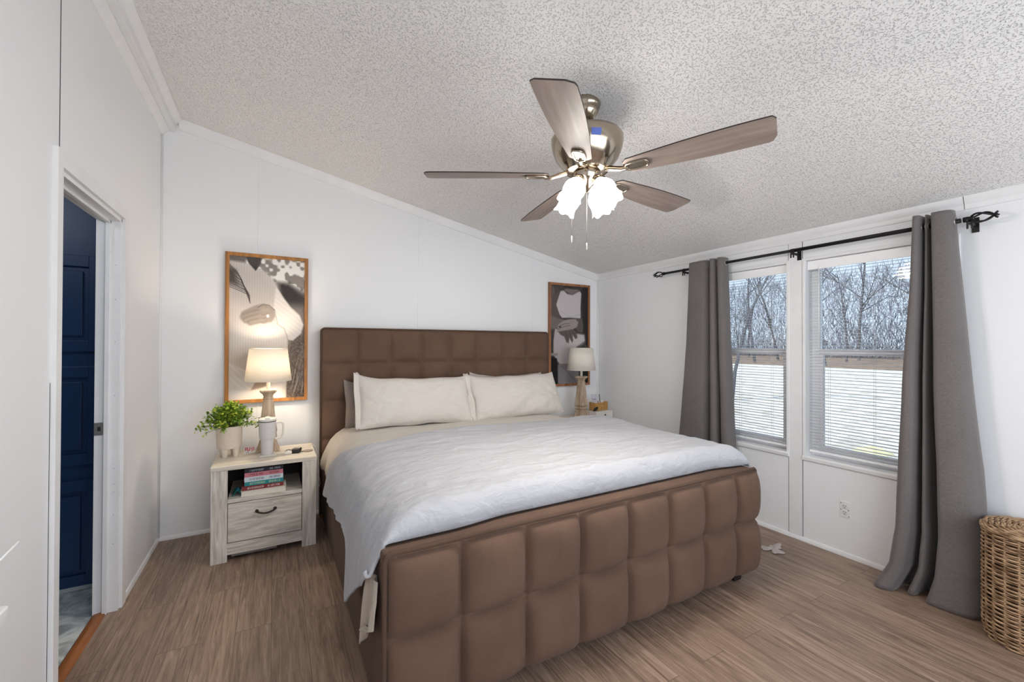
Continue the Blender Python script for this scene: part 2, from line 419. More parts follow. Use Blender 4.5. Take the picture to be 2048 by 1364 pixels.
# ------------------------------------------------------------------ windows and blinds
M_glass, nt, b = nodes('window_glass')
for n in list(nt.nodes):
    if n.type != 'OUTPUT_MATERIAL': nt.nodes.remove(n)
tr = nt.nodes.new('ShaderNodeBsdfTransparent'); gl = nt.nodes.new('ShaderNodeBsdfGlossy'); gl.inputs['Roughness'].default_value = .02
fz = nt.nodes.new('ShaderNodeFresnel'); fz.inputs[0].default_value = 1.45; mx = nt.nodes.new('ShaderNodeMixShader')
nt.links.new(fz.outputs[0], mx.inputs[0]); nt.links.new(tr.outputs[0], mx.inputs[1]); nt.links.new(gl.outputs[0], mx.inputs[2])
nt.links.new(mx.outputs[0], nt.nodes['Material Output'].inputs[0])
M_slat = mat('white_slat', (214,216,220), .4)
for i, (a, b) in enumerate(WIN):
    # window_n: interior casing + vinyl frame, sashes, panes
    cs = MB(); w = .02; t = .007
    cs.box((XR-t, a-w, WZ0-.03), (XR, a, WZ1+w)); cs.box((XR-t, b, WZ0-.03), (XR, b+w, WZ1+w))
    cs.box((XR-t, a, WZ1), (XR, b, WZ1+w)); cs.add(prism([(XR, WZ0-.036), (XR-.014, WZ0-.03), (XR-.016, WZ0-.008), (XR-.009, WZ0+.002), (XR, WZ0+.002)], 'y', a-w, b+w), 0, False)
    win = struct('window_%d' % (i+1), cs, M_trim, bevel=.003)
    f_ = MB(); s = .045; X0, X1 = XR+.085, XR+.135
    f_.box((X0, a, WZ0), (X1, a+s, WZ1)); f_.box((X0, b-s, WZ0), (X1, b, WZ1)); f_.box((X0, a+s, WZ0), (X1, b-s, WZ0+s)); f_.box((X0, a+s, WZ1-s), (X1, b-s, WZ1))
    f_.box((X0-.005, a+s, 1.325), (X1, b-s, 1.365))
    f_.box((X0, a+s, WZ0+s), (X1-.02, a+s+.025, 1.325)); f_.box((X0, b-s-.025, WZ0+s), (X1-.02, b-s, 1.325)); f_.box((X0, a+s+.025, WZ0+s), (X1-.02, b-s-.025, WZ0+s+.03))
    obj('window_frame', f_, M_vinyl, win, bevel=.003)
    obj('pane', MB().box((X1-.03, a+s+.001, WZ0+s+.001), (X1-.027, b-s-.001, WZ1-s-.001)), M_glass, win)
    # mini blind
    bl = thing('mini_blind', ('white mini blind hung open in the window nearer the headboard' if i == 0 else 'white mini blind hung open in the window beside the right curtain'), 'blind', (XR+.045, (a+b)/2, WZ1), 0, 'mini blinds in the windows')
    hw = (b-a)/2-.007
    hr = MB().box((-.02, -hw, -.045), (.02, hw, -.004)); hr.box((-.028, -hw-.004, -.066), (-.0205, hw+.004, -.003))
    obj('head_rail', hr, M_vinyl, bl, bevel=.002)
    sl = MB(); n = 0; z = -.075; zb = WZ0-WZ1+.05
    while z > zb:
        tilt = -.07+.012*sin(n*1.7); droop = .0012*sin(n*2.3)
        def fn(u, v, z=z, tilt=tilt, droop=droop):
            x = (u-.5)*.0245; y = (v-.5)*2*hw
            return (x*cos(tilt), y, z-x*sin(tilt)+.002*(1-(2*u-1)**2)+droop*cos(y*4))
        sl.add(grid(fn, 5, 7)); z -= .0212; n += 1
    obj('slats', sl, M_slat, bl, solid=.0006, fixn=False)
    obj('bottom_rail', MB().box((-.013, -hw, zb-.022), (.013, hw, zb-.006)), M_vinyl, bl, bevel=.004)
    for y in (-hw*.68, 0, hw*.68):
        cd = MB(); 
        for x in (-.0135, .0135): cd.add(tube([(x, y, -.05), (x, y, zb)], .0007, 4))
        obj('ladder_cord', cd, M_slat, bl)
    obj('tilt_wand', MB().add(tube([(-.03, hw-.07, -.05), (-.032, hw-.072, -.62)], .003, 6)), M_vinyl, bl)

# ------------------------------------------------------------------ bed
M_uph = fabric('brown_upholstery', (116,92,77), (84,65,54), scale=700, rough=.95, bump=.5, sheen=.05, var=.35, vs_=5)
M_pipe = fabric('brown_piping', (98,77,64), (72,56,46), scale=700, rough=.9, bump=.3, sheen=.05)
BX0, BX1 = .335, 2.525
def tuft(x0, x1, cols, z0, z1, rows, y, bulge, nsub=12, wob=0, endround=False):
    """cushioned squares with seams, facing -Y"""
    xs = []; fx = []
    for i in range(len(cols)-1):
        for k in range(nsub):
            t = k/nsub; xs.append(cols[i]+(cols[i+1]-cols[i])*t); fx.append(t)
    xs.append(cols[-1]); fx.append(0)
    zs = []; fz = []
    for i in range(len(rows)-1):
        for k in range(nsub):
            t = k/nsub; zs.append(rows[i]+(rows[i+1]-rows[i])*t); fz.append(t)
    zs.append(rows[-1]); fz.append(0)
    v = []
    for j, z in enumerate(zs):
        for i, x in enumerate(xs):
            h = (max(0, 1-abs(2*fx[i]-1)**3.0)**.5)*(max(0, 1-abs(2*fz[j]-1)**3.0)**.5)
            n = noise.noise(Vector((x*5, z*5, y)))*.12+1
            pk = 0; h = max(0, h)
            if wob: pk = wob*noise.noise(Vector((x*38, z*7, 3)))*h*max(0, 1-fz[j]*1.2 if z < rows[1] else fz[j])
            v.append((x, y-bulge*h*n-pk, z))
    nx = len(xs); f = [(j*nx+i, j*nx+i+1, (j+1)*nx+i+1, (j+1)*nx+i) for j in range(len(zs)-1) for i in range(nx-1)]
    return v, f
bed = thing('bed', 'king bed with brown tufted upholstered headboard and footboard', 'bed', (1.43, 2.6, 0))
def L(vf): return xf(vf, T(-1.43, -2.6, 0))
hb = MB().add(L(box((BX0-.003, 3.708, .0), (2.512, 3.79, 1.515))), 0, False)
cols = [BX0, .606, .876, 1.150, 1.421, 1.694, 1.972, 2.25, 2.512]
hb.add(L(tuft(BX0, 2.512, cols, 0, 0, [.03, .33, .628, .933, 1.23, 1.515], 3.702, .036)))
ho = obj('headboard', hb, M_uph, bed, bevel=.012)
def rrect_path(x0, x1, z0, z1, y, r):
    P = [(x0, y, z0)]
    for k in range(7):
        a = PI-k/6*PI/2; P.append((x0+r+r*cos(a), y, z1-r+r*sin(a)))
    for k in range(7):
        a = PI/2-k/6*PI/2; P.append((x1-r+r*cos(a), y, z1-r+r*sin(a)))
    P.append((x1, y, z0)); return P
obj('piping', MB().add(L(tube(rrect_path(BX0-.002, 2.513, .03, 1.517, 3.700, .03), .0085, 8))), M_pipe, ho)
fb = MB().add(L(box((BX0+.005, 1.522, .09), (BX1, 1.635, .655))), 0, False)
fcols = [BX0+.012, .626, .914, 1.195, 1.484, 1.760, 2.040, 2.317, BX1+.012]
fb.add(L(tuft(0, 0, fcols, 0, 0, [.055, .356, .648], 1.516, .065, nsub=18, wob=.006)))
fo = obj('footboard', fb, M_uph, bed, bevel=.012)
P = [(BX0+.006, 1.506, .1)]+[(BX0+.006, 1.506, z) for z in (.3, .5, .62)]
for k in range(6): a = PI-k/5*PI/2; P.append((BX0+.036+.03*cos(a), 1.506, .628+.03*sin(a)))
P += [(x, 1.506+.002*sin(x*9), .658) for x in np.linspace(.45, 2.46, 24)]+[(BX1-.02, 1.508, .656), (BX1+.006, 1.516, .64), (BX1+.008, 1.518, .56)]
obj('piping', MB().add(xf(L(tube(P, .009, 8)), T(0, -.005, .002))), M_pipe, fo)
for x0, x1 in ((BX0+.01, BX0+.06), (BX1-.06, BX1-.012)):
    obj('side_rail', MB().add(L(box((x0, 1.62, .02), (x1, 3.71, .40))), 0, False), M_uph, bed, bevel=.01)
M_leg = mat('black_leg', (24,20,19), .5)
for x in (BX0+.06, 2.365):
    obj('leg', MB().add(L(prism([(x, .08), (x+.01, 0), (x+.075, 0), (x+.085, .08)], 'y', 1.54, 1.61)), 0, False), M_leg, bed, bevel=.004)
obj('leg', MB().add(L(box((BX0-.001, 3.70, 0), (BX0+.05, 3.79, .06))), 0, False), wood('bare_wood_block', (150,104,66), (112,70,42), 'x'), bed)

# mattress and its fitted sheet
def ease(t): t = max(0, min(1, t)); return t*t*(3-2*t)
ma = thing('mattress', 'king mattress under a loose beige fitted sheet', 'mattress', (1.43, 2.6, .2))
obj('core', MB().add(xf(box((.42, 1.66, .24), (2.44, 3.66, .68)), T(-1.43, -2.6, -.2)), 0, False), mat('mattress_ticking', (222,218,210), .9), ma, bevel=.05, seg=4)
prof = [(.40,.385),(.372,.39),(.356,.405),(.348,.44),(.35,.485),(.362,.535),(.382,.585),(.408,.635),(.443,.68),(.49,.71),(.55,.727),(.64,.733)]
right = [(2.86-x, z) for x, z in reversed(prof)]
prof = prof+[(x, .734) for x in np.linspace(.75, 2.11, 14)]+right
def sheetf(u, v):
    t = u*(len(prof)-1); i = min(int(t), len(prof)-2); k = t-i
    x = prof[i][0]*(1-k)+prof[i+1][0]*k; z = prof[i][1]*(1-k)+prof[i+1][1]*k
    y = 3.69-v*1.99
    w = noise.noise(Vector((x*4, y*3, z*4)))*.008+noise.noise(Vector((x*9, y*14, z*3)))*.004
    side = ease((.5-x)/.12)
    if v < .02: z -= .02*(1-v/.02)
    return (x-1.43+w*side*2-.01*side*sin(y*21)*ease((.6-z)/.15), y-2.6, z-.2+w*(1-side)-.004*ease((x-2.2)/.2))
M_sheet = fabric('beige_sheet', (213,207,198), (199,192,182), scale=1100, rough=.95, bump=.12, sheen=.15, wr=.35, wrs=7, wst=(1,2.4,1))
obj('fitted_sheet', MB().add(grid(sheetf, 150, 110)), M_sheet, ma)

# duvet
M_duvet = fabric('white_duvet', (190,191,195), (179,180,185), scale=1100, rough=.95, bump=.1, sheen=.1, wr=.8, wrs=8, wst=(1,2.1,1.4))
hx = [.26,.30,.38,.60,.94,1.36,1.8,2.43,2.62,2.7]; hy = [2.33,2.36,2.54,2.77,2.92,2.99,2.985,2.915,2.80,2.74]
def yhead(x): return float(np.interp(x, hx, hy))
hemy = [1.50,1.56,1.62,1.70,1.80,1.90,1.96,2.0,2.04,2.09,2.16,2.3,2.5,2.75,3.05]; hemz = [.635,.60,.55,.475,.41,.335,.275,.31,.42,.50,.53,.51,.48,.45,.41]
def duv(u, v, top=True):
    # v 0..1 foot -> head, u 0..1 left hem -> right side
    NL = .30
    y0 = 1.60
    if u < NL:      # left drape
        t = u/NL    # 0 hem, 1 on the mattress edge
        yh = 3.02
        y = 1.565+(yh-1.565)*v
        # the hem runs further to the head than the top edge does
        zh = float(np.interp(y, hemy, hemz))
        pts = [(.296-.006*math.exp(-((y-1.95)/.12)**2), zh), (.303, zh*.55+.62*.45-.03), (.326,.62), (.385,.712), (.47,.765), (.585,.782)]
        s = t*(len(pts)-1); i = min(int(s), len(pts)-2); k = s-i
        p0 = pts[max(i-1,0)]; p1 = pts[i]; p2 = pts[i+1]; p3 = pts[min(i+2, len(pts)-1)]
        def cr(a, b, c, d): return .5*((2*b)+(-a+c)*k+(2*a-5*b+4*c-d)*k*k+(-a+3*b-3*c+d)*k**3)
        x = cr(p0[0],p1[0],p2[0],p3[0]); z = cr(p0[1],p1[1],p2[1],p3[1])
        yt = y0-.03+(yhead(x)-y0+.03)*v; yt = y0-.03+(2.76-y0+.03)*v
        y = y*(1-ease(t))+yt*ease(t)
        q_ = y*17+2.2*t+2*noise.noise(Vector((y*2.5, 0, 0)))
        x -= (.011*(.5+.5*sin(q_))+.006*(.5+.5*sin(y*39+3*t)))*(1-t)**1.2*min(1, max(.15, (y-1.5)/.2))
    else:
        t = (u-NL)/(1-NL); X = .585+t*(2.60-.585)
        x = X; z = .782
        if x > 2.40: s = (x-2.40)/.2; x = 2.40+.16*sin(s*PI/2); z = .782-.11*(1-cos(s*PI/2))-.06*max(0, s-.6)
        yt0 = y0-.03+(2.76-y0+.03)*v
        yt = y0-.045*ease((x-2.2)/.35)-.03*(1-ease((x-.6)/.3))+(yhead(x)-y0)*v
        y = yt
    # bulk, roll-over at foot and head
    n = noise.noise(Vector((x*1.7, y*1.9, 1)))*.016+noise.noise(Vector((x*14, y*26, 3)))*.006*ease((2.3-y)/.6)+noise.noise(Vector((x*3+y*4, y*9-x*2, 4)))*.007+noise.noise(Vector((x*9, y*15, 7)))*.004
    n += .010*math.exp(-((x-2.45)/.25)**2-((y-2.68)/.22)**2)
    topk = ease((z-.70)/.06)
    z += n*topk
    f = v/.05
    if f < 1: z -= max(0, z-.667)*(1-math.sqrt(max(0, 1-(1-f)**2)))
    if u >= NL*.55:
        k = 1 if u >= NL else ease((u/NL-.55)/.45)
        h = (1-v)/.05
        if h < 1: z -= k*.04*(1-math.sqrt(max(0, 1-(1-h)**2)))
    return Vector((x, y, z))
dv = obj('duvet', MB().add(xf(grid(lambda u, v: duv(u, v), 260, 170), T(0, 0, 0))), M_duvet, solid=0)
sm = dv.modifiers.new('thick', 'SOLIDIFY'); sm.thickness = .012; sm.offset = -1
tag(dv, 'white crumpled duvet spread over the foot half of the bed', 'duvet')
# beige underside corner hanging past the footboard's left end
def drape(u, v):
    # v: top -> tip
    xa = .326-.014*v; 
    yl = np.interp(v, [0,.5,1], [1.70,1.725,1.735]); yr = np.interp(v, [0,.35,.78,1], [1.555,1.532,1.542,1.70])
    y = yl+(yr-yl)*u; z = np.interp(v, [0,1], [.545,.225])+.10*u*v*(1-v)+.09*u*v
    return (xa-.012*sin(u*7+v*2)*(.4+.6*v)-.006*sin(u*17), y, z)
M_beige = fabric('beige_cotton', (204,192,178), (188,176,162), scale=1100, rough=.95, bump=.1, sheen=.15, wr=.5, wrs=12)
dr = obj('bed_sheet', MB().add(grid(drape, 40, 50)), M_beige, solid=.004)
tag(dr, "beige sheet corner hanging down beside the footboard's left end", 'sheet')

# pillows
M_pil = fabric('cream_pillowcase', (222,216,208), (208,202,194), scale=1100, rough=.95, bump=.1, sheen=.1, wr=.9, wrs=7)
def pillow(w, h, t, seed, flange=.0):
    m = MB()
    def side(sg):
        def fn(u, v):
            a = 2*u-1; b = 2*v-1
            e = (max(0, 1-abs(a)**2.6)**.5)*(max(0, 1-abs(b)**2.2)**.55)
            px = a*w/2*(1-.045*(1-b*b)*abs(a)**4*0-.03*(1-abs(b))*abs(a)**6); pz = b*h/2*(1-.10*(1-a*a)*abs(b)**3*.6)
            n = noise.noise(Vector((a*2.3+seed, b*2, sg)))*.016+noise.noise(Vector((a*6+b*4+seed, b*7-a*3, sg)))*.007
            cr_ = .006*sin((a*9+b*6)*2+seed)*(abs(a)**3)
            cr2 = .010*sin((a*1.6-b*1.1)*7+seed+2*noise.noise(Vector((a*2, b*2, seed))))*e*max(0, .6-b)*.6
            ear = (.034 if a < 0 else .006)*abs(a)**7*max(0, b)**2-.010*(1-a*a)*max(0, b)
            return (px, -sg*(t*e*.5+(n+cr_+cr2)*e), pz+ear+.012*noise.noise(Vector((a*3, seed, b))))
        return fn
    m.add(grid(side(1), 60, 34)); m.add(grid(side(-1), 60, 34))
    return m
def place_pillow(name, label, c, w, h, t, lean, rz, roll, seed, m, group=None, fl=None):
    r = thing(name, label, 'pillow', c, rz, group)
    r.rotation_euler = (lean, roll, rz)
    p = obj('pillowcase', pillow(w, h, t, seed), m, r)
    if fl:
        for sx in fl:
            def fn(u, v, sx=sx):
                b = 2*v-1
                return (sx*(w/2-.014+.045*u), .016*sin(v*9+seed)*u-.014*u, b*h/2*(1.0-.02*u)+(.034 if sx < 0 else .006)*max(0, b)**4+.012*noise.noise(Vector((u*3, v*5, seed))))
            obj('flange', grid(fn, 8, 26), m, r, solid=.006)
    return r
place_pillow('pillow', 'left cream pillow leaning on the headboard, its open flange edge showing', (1.045, 3.455, .925), .93, .43, .20, math.radians(-28), math.radians(-1), math.radians(1.5), 1.3, M_pil, 'cream pillows', (-1, 1))
place_pillow('pillow', 'right cream pillow leaning on the headboard, nearer the lamp with the unlit shade', (2.0, 3.455, .915), .93, .43, .20, math.radians(-28), math.radians(-1), math.radians(-1.0), 5.1, M_pil, 'cream pillows', (-1,))
M_shp = fabric('taupe_pillowcase', (160,148,140), (126,114,108), scale=260, rough=1, bump=.9, sheen=.3)
place_pillow('pillow', 'taupe nubbly pillow tucked behind the left cream pillow', (.925, 3.60, .90), .86, .36, .15, math.radians(-16), 0, 0, 2.2, M_shp)
place_pillow('pillow', 'pale grey pillow hidden behind the right cream pillow', (2.0, 3.60, .915), .80, .40, .14, math.radians(-16), 0, 0, 8.2, fabric('grey_pillowcase', (188,180,174), (170,162,156), scale=600))

# ------------------------------------------------------------------ ceiling fan
M_nick = mat('brushed_nickel', (172,160,144), .17, metal=1)
M_nickd = mat('nickel_dark', (176,164,148), .3, metal=1)
M_blade = wood('grey_oak_blade', (160,145,136), (124,109,101), 'x', .5, scale=9, ratio=14, bump=.05, contrast=.4)
M_bedge = mat('dark_blade_edge', (46,38,34), .6)
M_shade = emit('lit_frosted_glass', (1, .955, .90), FAN_EMIT)
FX, FY = 1.36, 1.66
ZB = 2.232
fan = thing('ceiling_fan', 'five-blade brushed nickel ceiling fan with lit glass shades', 'ceiling fan', (FX, FY, ZB))
zt = zc(FX)-ZB
cn = lathe([(.066, zt+.03), (.068, zt-.012), (.064, zt-.022), (.058, zt-.03), (.060, zt-.036), (.052, zt-.055), (.036, zt-.078), (.02, zt-.088)], 36)
obj('canopy', cn, M_nick, fan)
obj('downrod', lathe([(.0135, zt-.16), (.0135, zt-.08)], 16), M_nick, fan)
mh = obj('motor_housing', lathe([(.03, .235), (.06, .228), (.13, .215), (.168, .20), (.178, .185), (.178, .17), (.172, .135), (.155, .09), (.125, .052), (.118, .045), (.105, .025), (.09, .02)], 56), M_nick, fan, auto=35)
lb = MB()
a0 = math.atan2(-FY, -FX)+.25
def refl_patch(u, v):
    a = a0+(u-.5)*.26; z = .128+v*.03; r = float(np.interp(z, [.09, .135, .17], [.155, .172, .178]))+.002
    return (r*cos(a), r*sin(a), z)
obj('label', grid(refl_patch, 8, 3), mat('painted_blue_reflection', (84,108,190), .5), mh)  # blue patch painted on as a screen's reflection in the housing
phase = math.radians(6.7)
for k in range(5):
    a = phase+k*2*PI/5
    br = bpy.data.objects.new('blade_iron', None)
    # blade outline
    r0, r1, w0, w1 = .215, .81, .052, .078
    out = []
    for t in np.linspace(0, 1, 14):
        out.append((r0+(r1-.012-r0)*t, -(w0+(w1-w0)*math.sin(t*PI*.62)/math.sin(PI*.62))))
    out += [(r1, -w1+.018), (r1-.004, w1*.55)]
    out += [(r1-.018, w1*.93)]
    for t in np.linspace(.96, 0, 13):
        out.append((r0+(r1-.012-r0)*t, (w0+(w1-w0)*math.sin(t*PI*.62)/math.sin(PI*.62))))
    out += [(r0-.02, .03), (r0-.025, 0), (r0-.02, -.03)]
    tilt = RZ(a) @ T(0, 0, .0) @ RX(math.radians(-12))
    bm_ = MB(); vf = prism(out, 'z', .004, .010); n = len(out)
    v, f = xf(vf, tilt)
    bm_.v = v
    for i, fc in enumerate(f): bm_.f.append(fc); bm_.m.append(1 if i < n else 0); bm_.sm.append(False)
    # local grain follows the blade: give each blade its own frame
    o = obj('blade', MB().add((vf[0], [])) if False else bm_, [M_blade, M_bedge], fan)
    # re-express in the blade's own axes so the grain runs lengthwise
    o.data.transform(tilt.inverted()); o.matrix_local = tilt
    ir = MB()
    ring = []
    for q in np.linspace(0, 1, 20, endpoint=False):
        th = q*2*PI; c_, s_ = cos(th), sin(th)
        ring.append((.255+.052*(abs(c_)**.5)*math.copysign(1, c_), (.026)*(abs(s_)**.6)*math.copysign(1, s_), -.002))
    ir.add(tube(ring, .006, 8, closed=True))
    ir.box((.205, -.019, -.003), (.30, .019, .003))
    ir.add(grid(lambda u, v: (.105+u*.11, (v-.5)*(.05-.018*sin(u*PI)), .02-.026*ease(u)+.004*cos((v-.5)*3)), 10, 6))
    ir.add(tube([(.10, 0, .018), (.14, 0, .006), (.18, 0, -.006), (.215, 0, -.006)], [.012, .011, .009, .008], 10))
    oi = obj('blade_iron', ir, M_nick, fan, bevel=.0015); oi.matrix_local = RZ(a) @ RX(math.radians(-12))
# light kit
obj('light_fitter', lathe([(.055, .03), (.068, .012), (.066, -.004), (.058, -.02), (.046, -.036), (.034, -.05), (.022, -.062), (.012, -.072), (.006, -.078)], 36), M_nick, fan, auto=40)
for k in range(4):
    a = math.radians(150.6)+PI/4+k*PI/2
    f_ = RZ(a) @ T(.062, 0, -.028) @ RY(math.radians(-34))
    arm = MB().add(xf(tube([(-.03, 0, .012), (-.01, 0, .004), (0, 0, -.012)], .010, 10), RZ(a) @ T(.062, 0, -.02) @ RY(0)))
    arm.add(xf(lathe([(.019, .012), (.024, 0), (.024, -.022), (.021, -.026)], 20), f_))
    so = obj('light_arm', arm, M_nick, fan)
    def petal(u, v):
        th = u*2*PI
        r = float(np.interp(v, [0,.06,.2,.38,.55,.7,.85,1], [.024,.028,.042,.053,.054,.048,.049,.056])); z = -.012-v*.135
        r *= 1+.05*cos(6*th)*v**2
        return tuple(f_ @ Vector((r*cos(th), r*sin(th), z-.006*cos(6*th)*max(0, v-.7)/.3)))
    obj('glass_shade', grid(petal, 48, 22, True), M_shade, fan)
    pl = bpy.data.lights.new('fan_bulb', 'POINT'); pl.energy = FAN_WATT; pl.color = (1, .93, .85); pl.shadow_soft_size = .025
    po = bpy.data.objects.new('fan_bulb', pl); COL.objects.link(po); po.parent = fan; po.location = f_ @ Vector((0, 0, -.125))
def chain(x, y, z0, z1):
    m = MB(); n = int((z0-z1)/.006)
    m.add(tube([(x, y, z0), (x, y, z1)], .0011, 5))
    m.add(lathe([(.001, z1), (.0035, z1-.006), (.0038, z1-.028), (.002, z1-.036), (.001, z1-.037)], 10, (x, y, 0)))
    return m
obj('pull_chain', chain(0, 0, -.07, -.33), mat('chain_metal', (205,200,190), .35, metal=.9), fan)
obj('pull_chain', chain(-.066, .036, -.05, -.295), mat('chain_metal_b', (205,200,190), .35, metal=.9), fan)

# ------------------------------------------------------------------ curtain rod and curtains
RX_, RZ_ = XR-.09, 2.066
rod = thing('curtain_rod', 'black metal curtain rod with caged twig finials above both windows', 'curtain rod', (RX_, 1.75, RZ_))
def LR(vf): return xf(vf, T(-RX_, -1.75, -RZ_))
obj('rod', MB().add(LR(tube([(RX_, .80, RZ_), (RX_, 1.66, RZ_)], .0125, 14))).add(LR(tube([(RX_, 1.65, RZ_), (RX_, 2.78, RZ_)], .0105, 14))), M_black, rod)
for y in (.765, 1.645, 2.56):
    m = MB()
    m.add(LR(tube([(RX_, y-.012, RZ_), (RX_, y+.012, RZ_)], .0135, 14)))
    m.add(LR(box((RX_-.006, y-.004, RZ_-.03), (XR-.002, y+.004, RZ_-.014))), 0, False)
    m.add(LR(box((XR-.006, y-.014, RZ_-.06), (XR-.0015, y+.014, RZ_+.02))), 0, False)
    m.add(LR(box((RX_-.012, y-.012, RZ_-.052), (RX_-.004, y-.005, RZ_-.005))), 0, False)
    m.add(LR(box((RX_-.012, y+.005, RZ_-.052), (RX_-.004, y+.012, RZ_-.005))), 0, False)
    m.add(LR(box((RX_-.012, y-.006, RZ_-.03), (RX_-.004, y+.006, RZ_-.02))), 0, False)
    obj('bracket', m, M_black, rod, bevel=.001)
for sg, y0 in ((-1, .79), (1, 2.78)):
    m = MB()
    m.add(LR(tube([(RX_, y0, RZ_), (RX_, y0+sg*.02, RZ_)], .0145, 14)))
    for k in range(4):
        a0_ = k*PI/2+.4; P = []
        for t in np.linspace(0, 1, 16):
            r = .030*sin(min(1, t*1.15)*PI)**.8 if t < .87 else .006+.010*(t-.87)/.13
            r = max(r, .004); a = a0_+t*1.2
            P.append((RX_+r*cos(a), y0+sg*(.02+.105*t), RZ_+r*sin(a)))
        m.add(LR(tube(P, .0048, 6)))
    obj('finial', m, M_black, rod)

M_cur = fabric('grey_curtain', (122,116,114), (92,88,88), scale=420, rough=.8, bump=.35, sheen=.25, stretch=(1,.18,1.8), var=.2, vs_=3, wr=.35, wrs=5, wst=(1,1,1.6))
def spline(pts, t):
    n = len(pts)-1; q = min(max(t, 0), 1)*n; i = min(int(q), n-1); k = q-i
    p = [pts[max(i-1, 0)], pts[i], pts[i+1], pts[min(i+2, n)]]
    return [.5*((2*p[1][c])+(-p[0][c]+p[2][c])*k+(2*p[0][c]-5*p[1][c]+4*p[2][c]-p[3][c])*k*k+(-p[0][c]+3*p[1][c]-3*p[2][c]+p[3][c])*k**3) for c in (0, 1)]
def curtain(label, sect, rows, ztop, rings, seed, zbot=.004):
    """sect: folded cross-section (along the rod 0..1, in/out of the room); rows: (z, y at 0, y at 1, depth scale, centre x, toe)"""
    o = thing('curtain', label, 'curtain', (RX_, (rows[0][1]+rows[0][2])/2, 0), 0, 'grey grommet curtains')
    ox, oy = o.location.x, o.location.y
    zk = [k[0] for k in rows][::-1]
    def key(z, i): return float(np.interp(z, zk, [k[i] for k in rows][::-1]))
    def fn(u, v):
        z = ztop+(zbot-ztop)*v
        y0, y1, am, xx, toe = (key(z, i) for i in (1, 2, 3, 4, 5))
        q, dx = spline(sect, u)
        y = y0+(y1-y0)*q; x = xx+dx*am-toe*(1-q)**2
        y += noise.noise(Vector((u*5+seed, z*1.5, 2)))*.012*v
        x += noise.noise(Vector((u*6+seed, z*3, 5)))*.010*v+noise.noise(Vector((u*16+seed, z*8, 9)))*.005*v*v
        return (min(x, XR-.012)-ox, y-oy, z)
    obj('panel', grid(fn, 190, 90), M_cur, o, solid=.0025)
    M_gr = mat('nickel_grommet', (170,165,158), .3, metal=.9)
    vr = (ztop-RZ_)/(ztop-zbot)
    for u in rings:
        q = Vector(fn(u, vr)); t = Vector(fn(u+.006, vr))-Vector(fn(u-.006, vr)); t.z = 0; t.normalize()
        ring = [q+(t*cos(a)+Vector((0,0,1))*sin(a))*.022 for a in np.linspace(0, 2*PI, 20, endpoint=False)]
        obj('grommet', tube(ring, .0035, 6, closed=True), M_gr, o)
    return o
def crossings(sect):
    r = []; pv = None
    for k in range(1, 400):
        d = spline(sect, k/400)[1]
        if pv is not None and (pv < 0) != (d < 0): r.append(k/400)
        pv = d
    return r
S1 = [(.02,.03),(0,0),(.0,-.04),(.06,-.058),(.25,-.062),(.44,-.058),(.52,-.035),(.55,0),(.54,.04),(.585,.058),(.63,.04),(.645,0),(.63,-.035),(.66,-.06),(.72,-.064),(.765,-.045),(.77,0),(.765,.04),(.80,.058),(.84,.04),(.855,0),(.845,-.035),(.87,-.058),(.93,-.062),(.985,-.045),(1.0,0),(.99,.035)]
S2 = [(.02,.035),(0,0),(.0,-.04),(.05,-.066),(.13,-.068),(.20,-.05),(.21,0),(.205,.04),(.235,.058),(.27,.056),(.285,.045),(.292,.005),(.318,-.03),(.362,-.03),(.388,.005),(.395,.045),(.41,.058),(.455,.062),(.485,.03),(.49,-.02),(.52,-.058),(.62,-.066),(.78,-.064),(.92,-.052),(1.0,-.03),(1.02,0),(1.0,.03),(.97,.045)]
curtain('grey curtain panel hanging behind the bed near the corner', S1, [(2.11, 2.475, 2.155, .9, RX_, 0), (1.4, 2.50, 2.13, 1, RX_, 0), (.6, 2.57, 2.09, 1.1, RX_, 0), (0, 2.60, 2.07, 1.2, RX_, 0)], 2.108, crossings(S1), 1.0)
curtain('grey curtain panel puddling on the floor beside the wicker hamper', S2, [(2.13, .985, .828, .85, RX_, 0), (1.7, 1.0, .80, .95, RX_, 0), (1.2, 1.03, .765, 1.05, RX_, 0), (.75, 1.045, .725, 1.15, RX_-.005, 0), (.35, 1.05, .705, 1.25, RX_-.02, .0), (.14, 1.075, .70, 1.35, RX_-.025, .02), (0, 1.135, .70, 1.4, RX_-.03, .06)], 2.128, crossings(S2), 4.0)

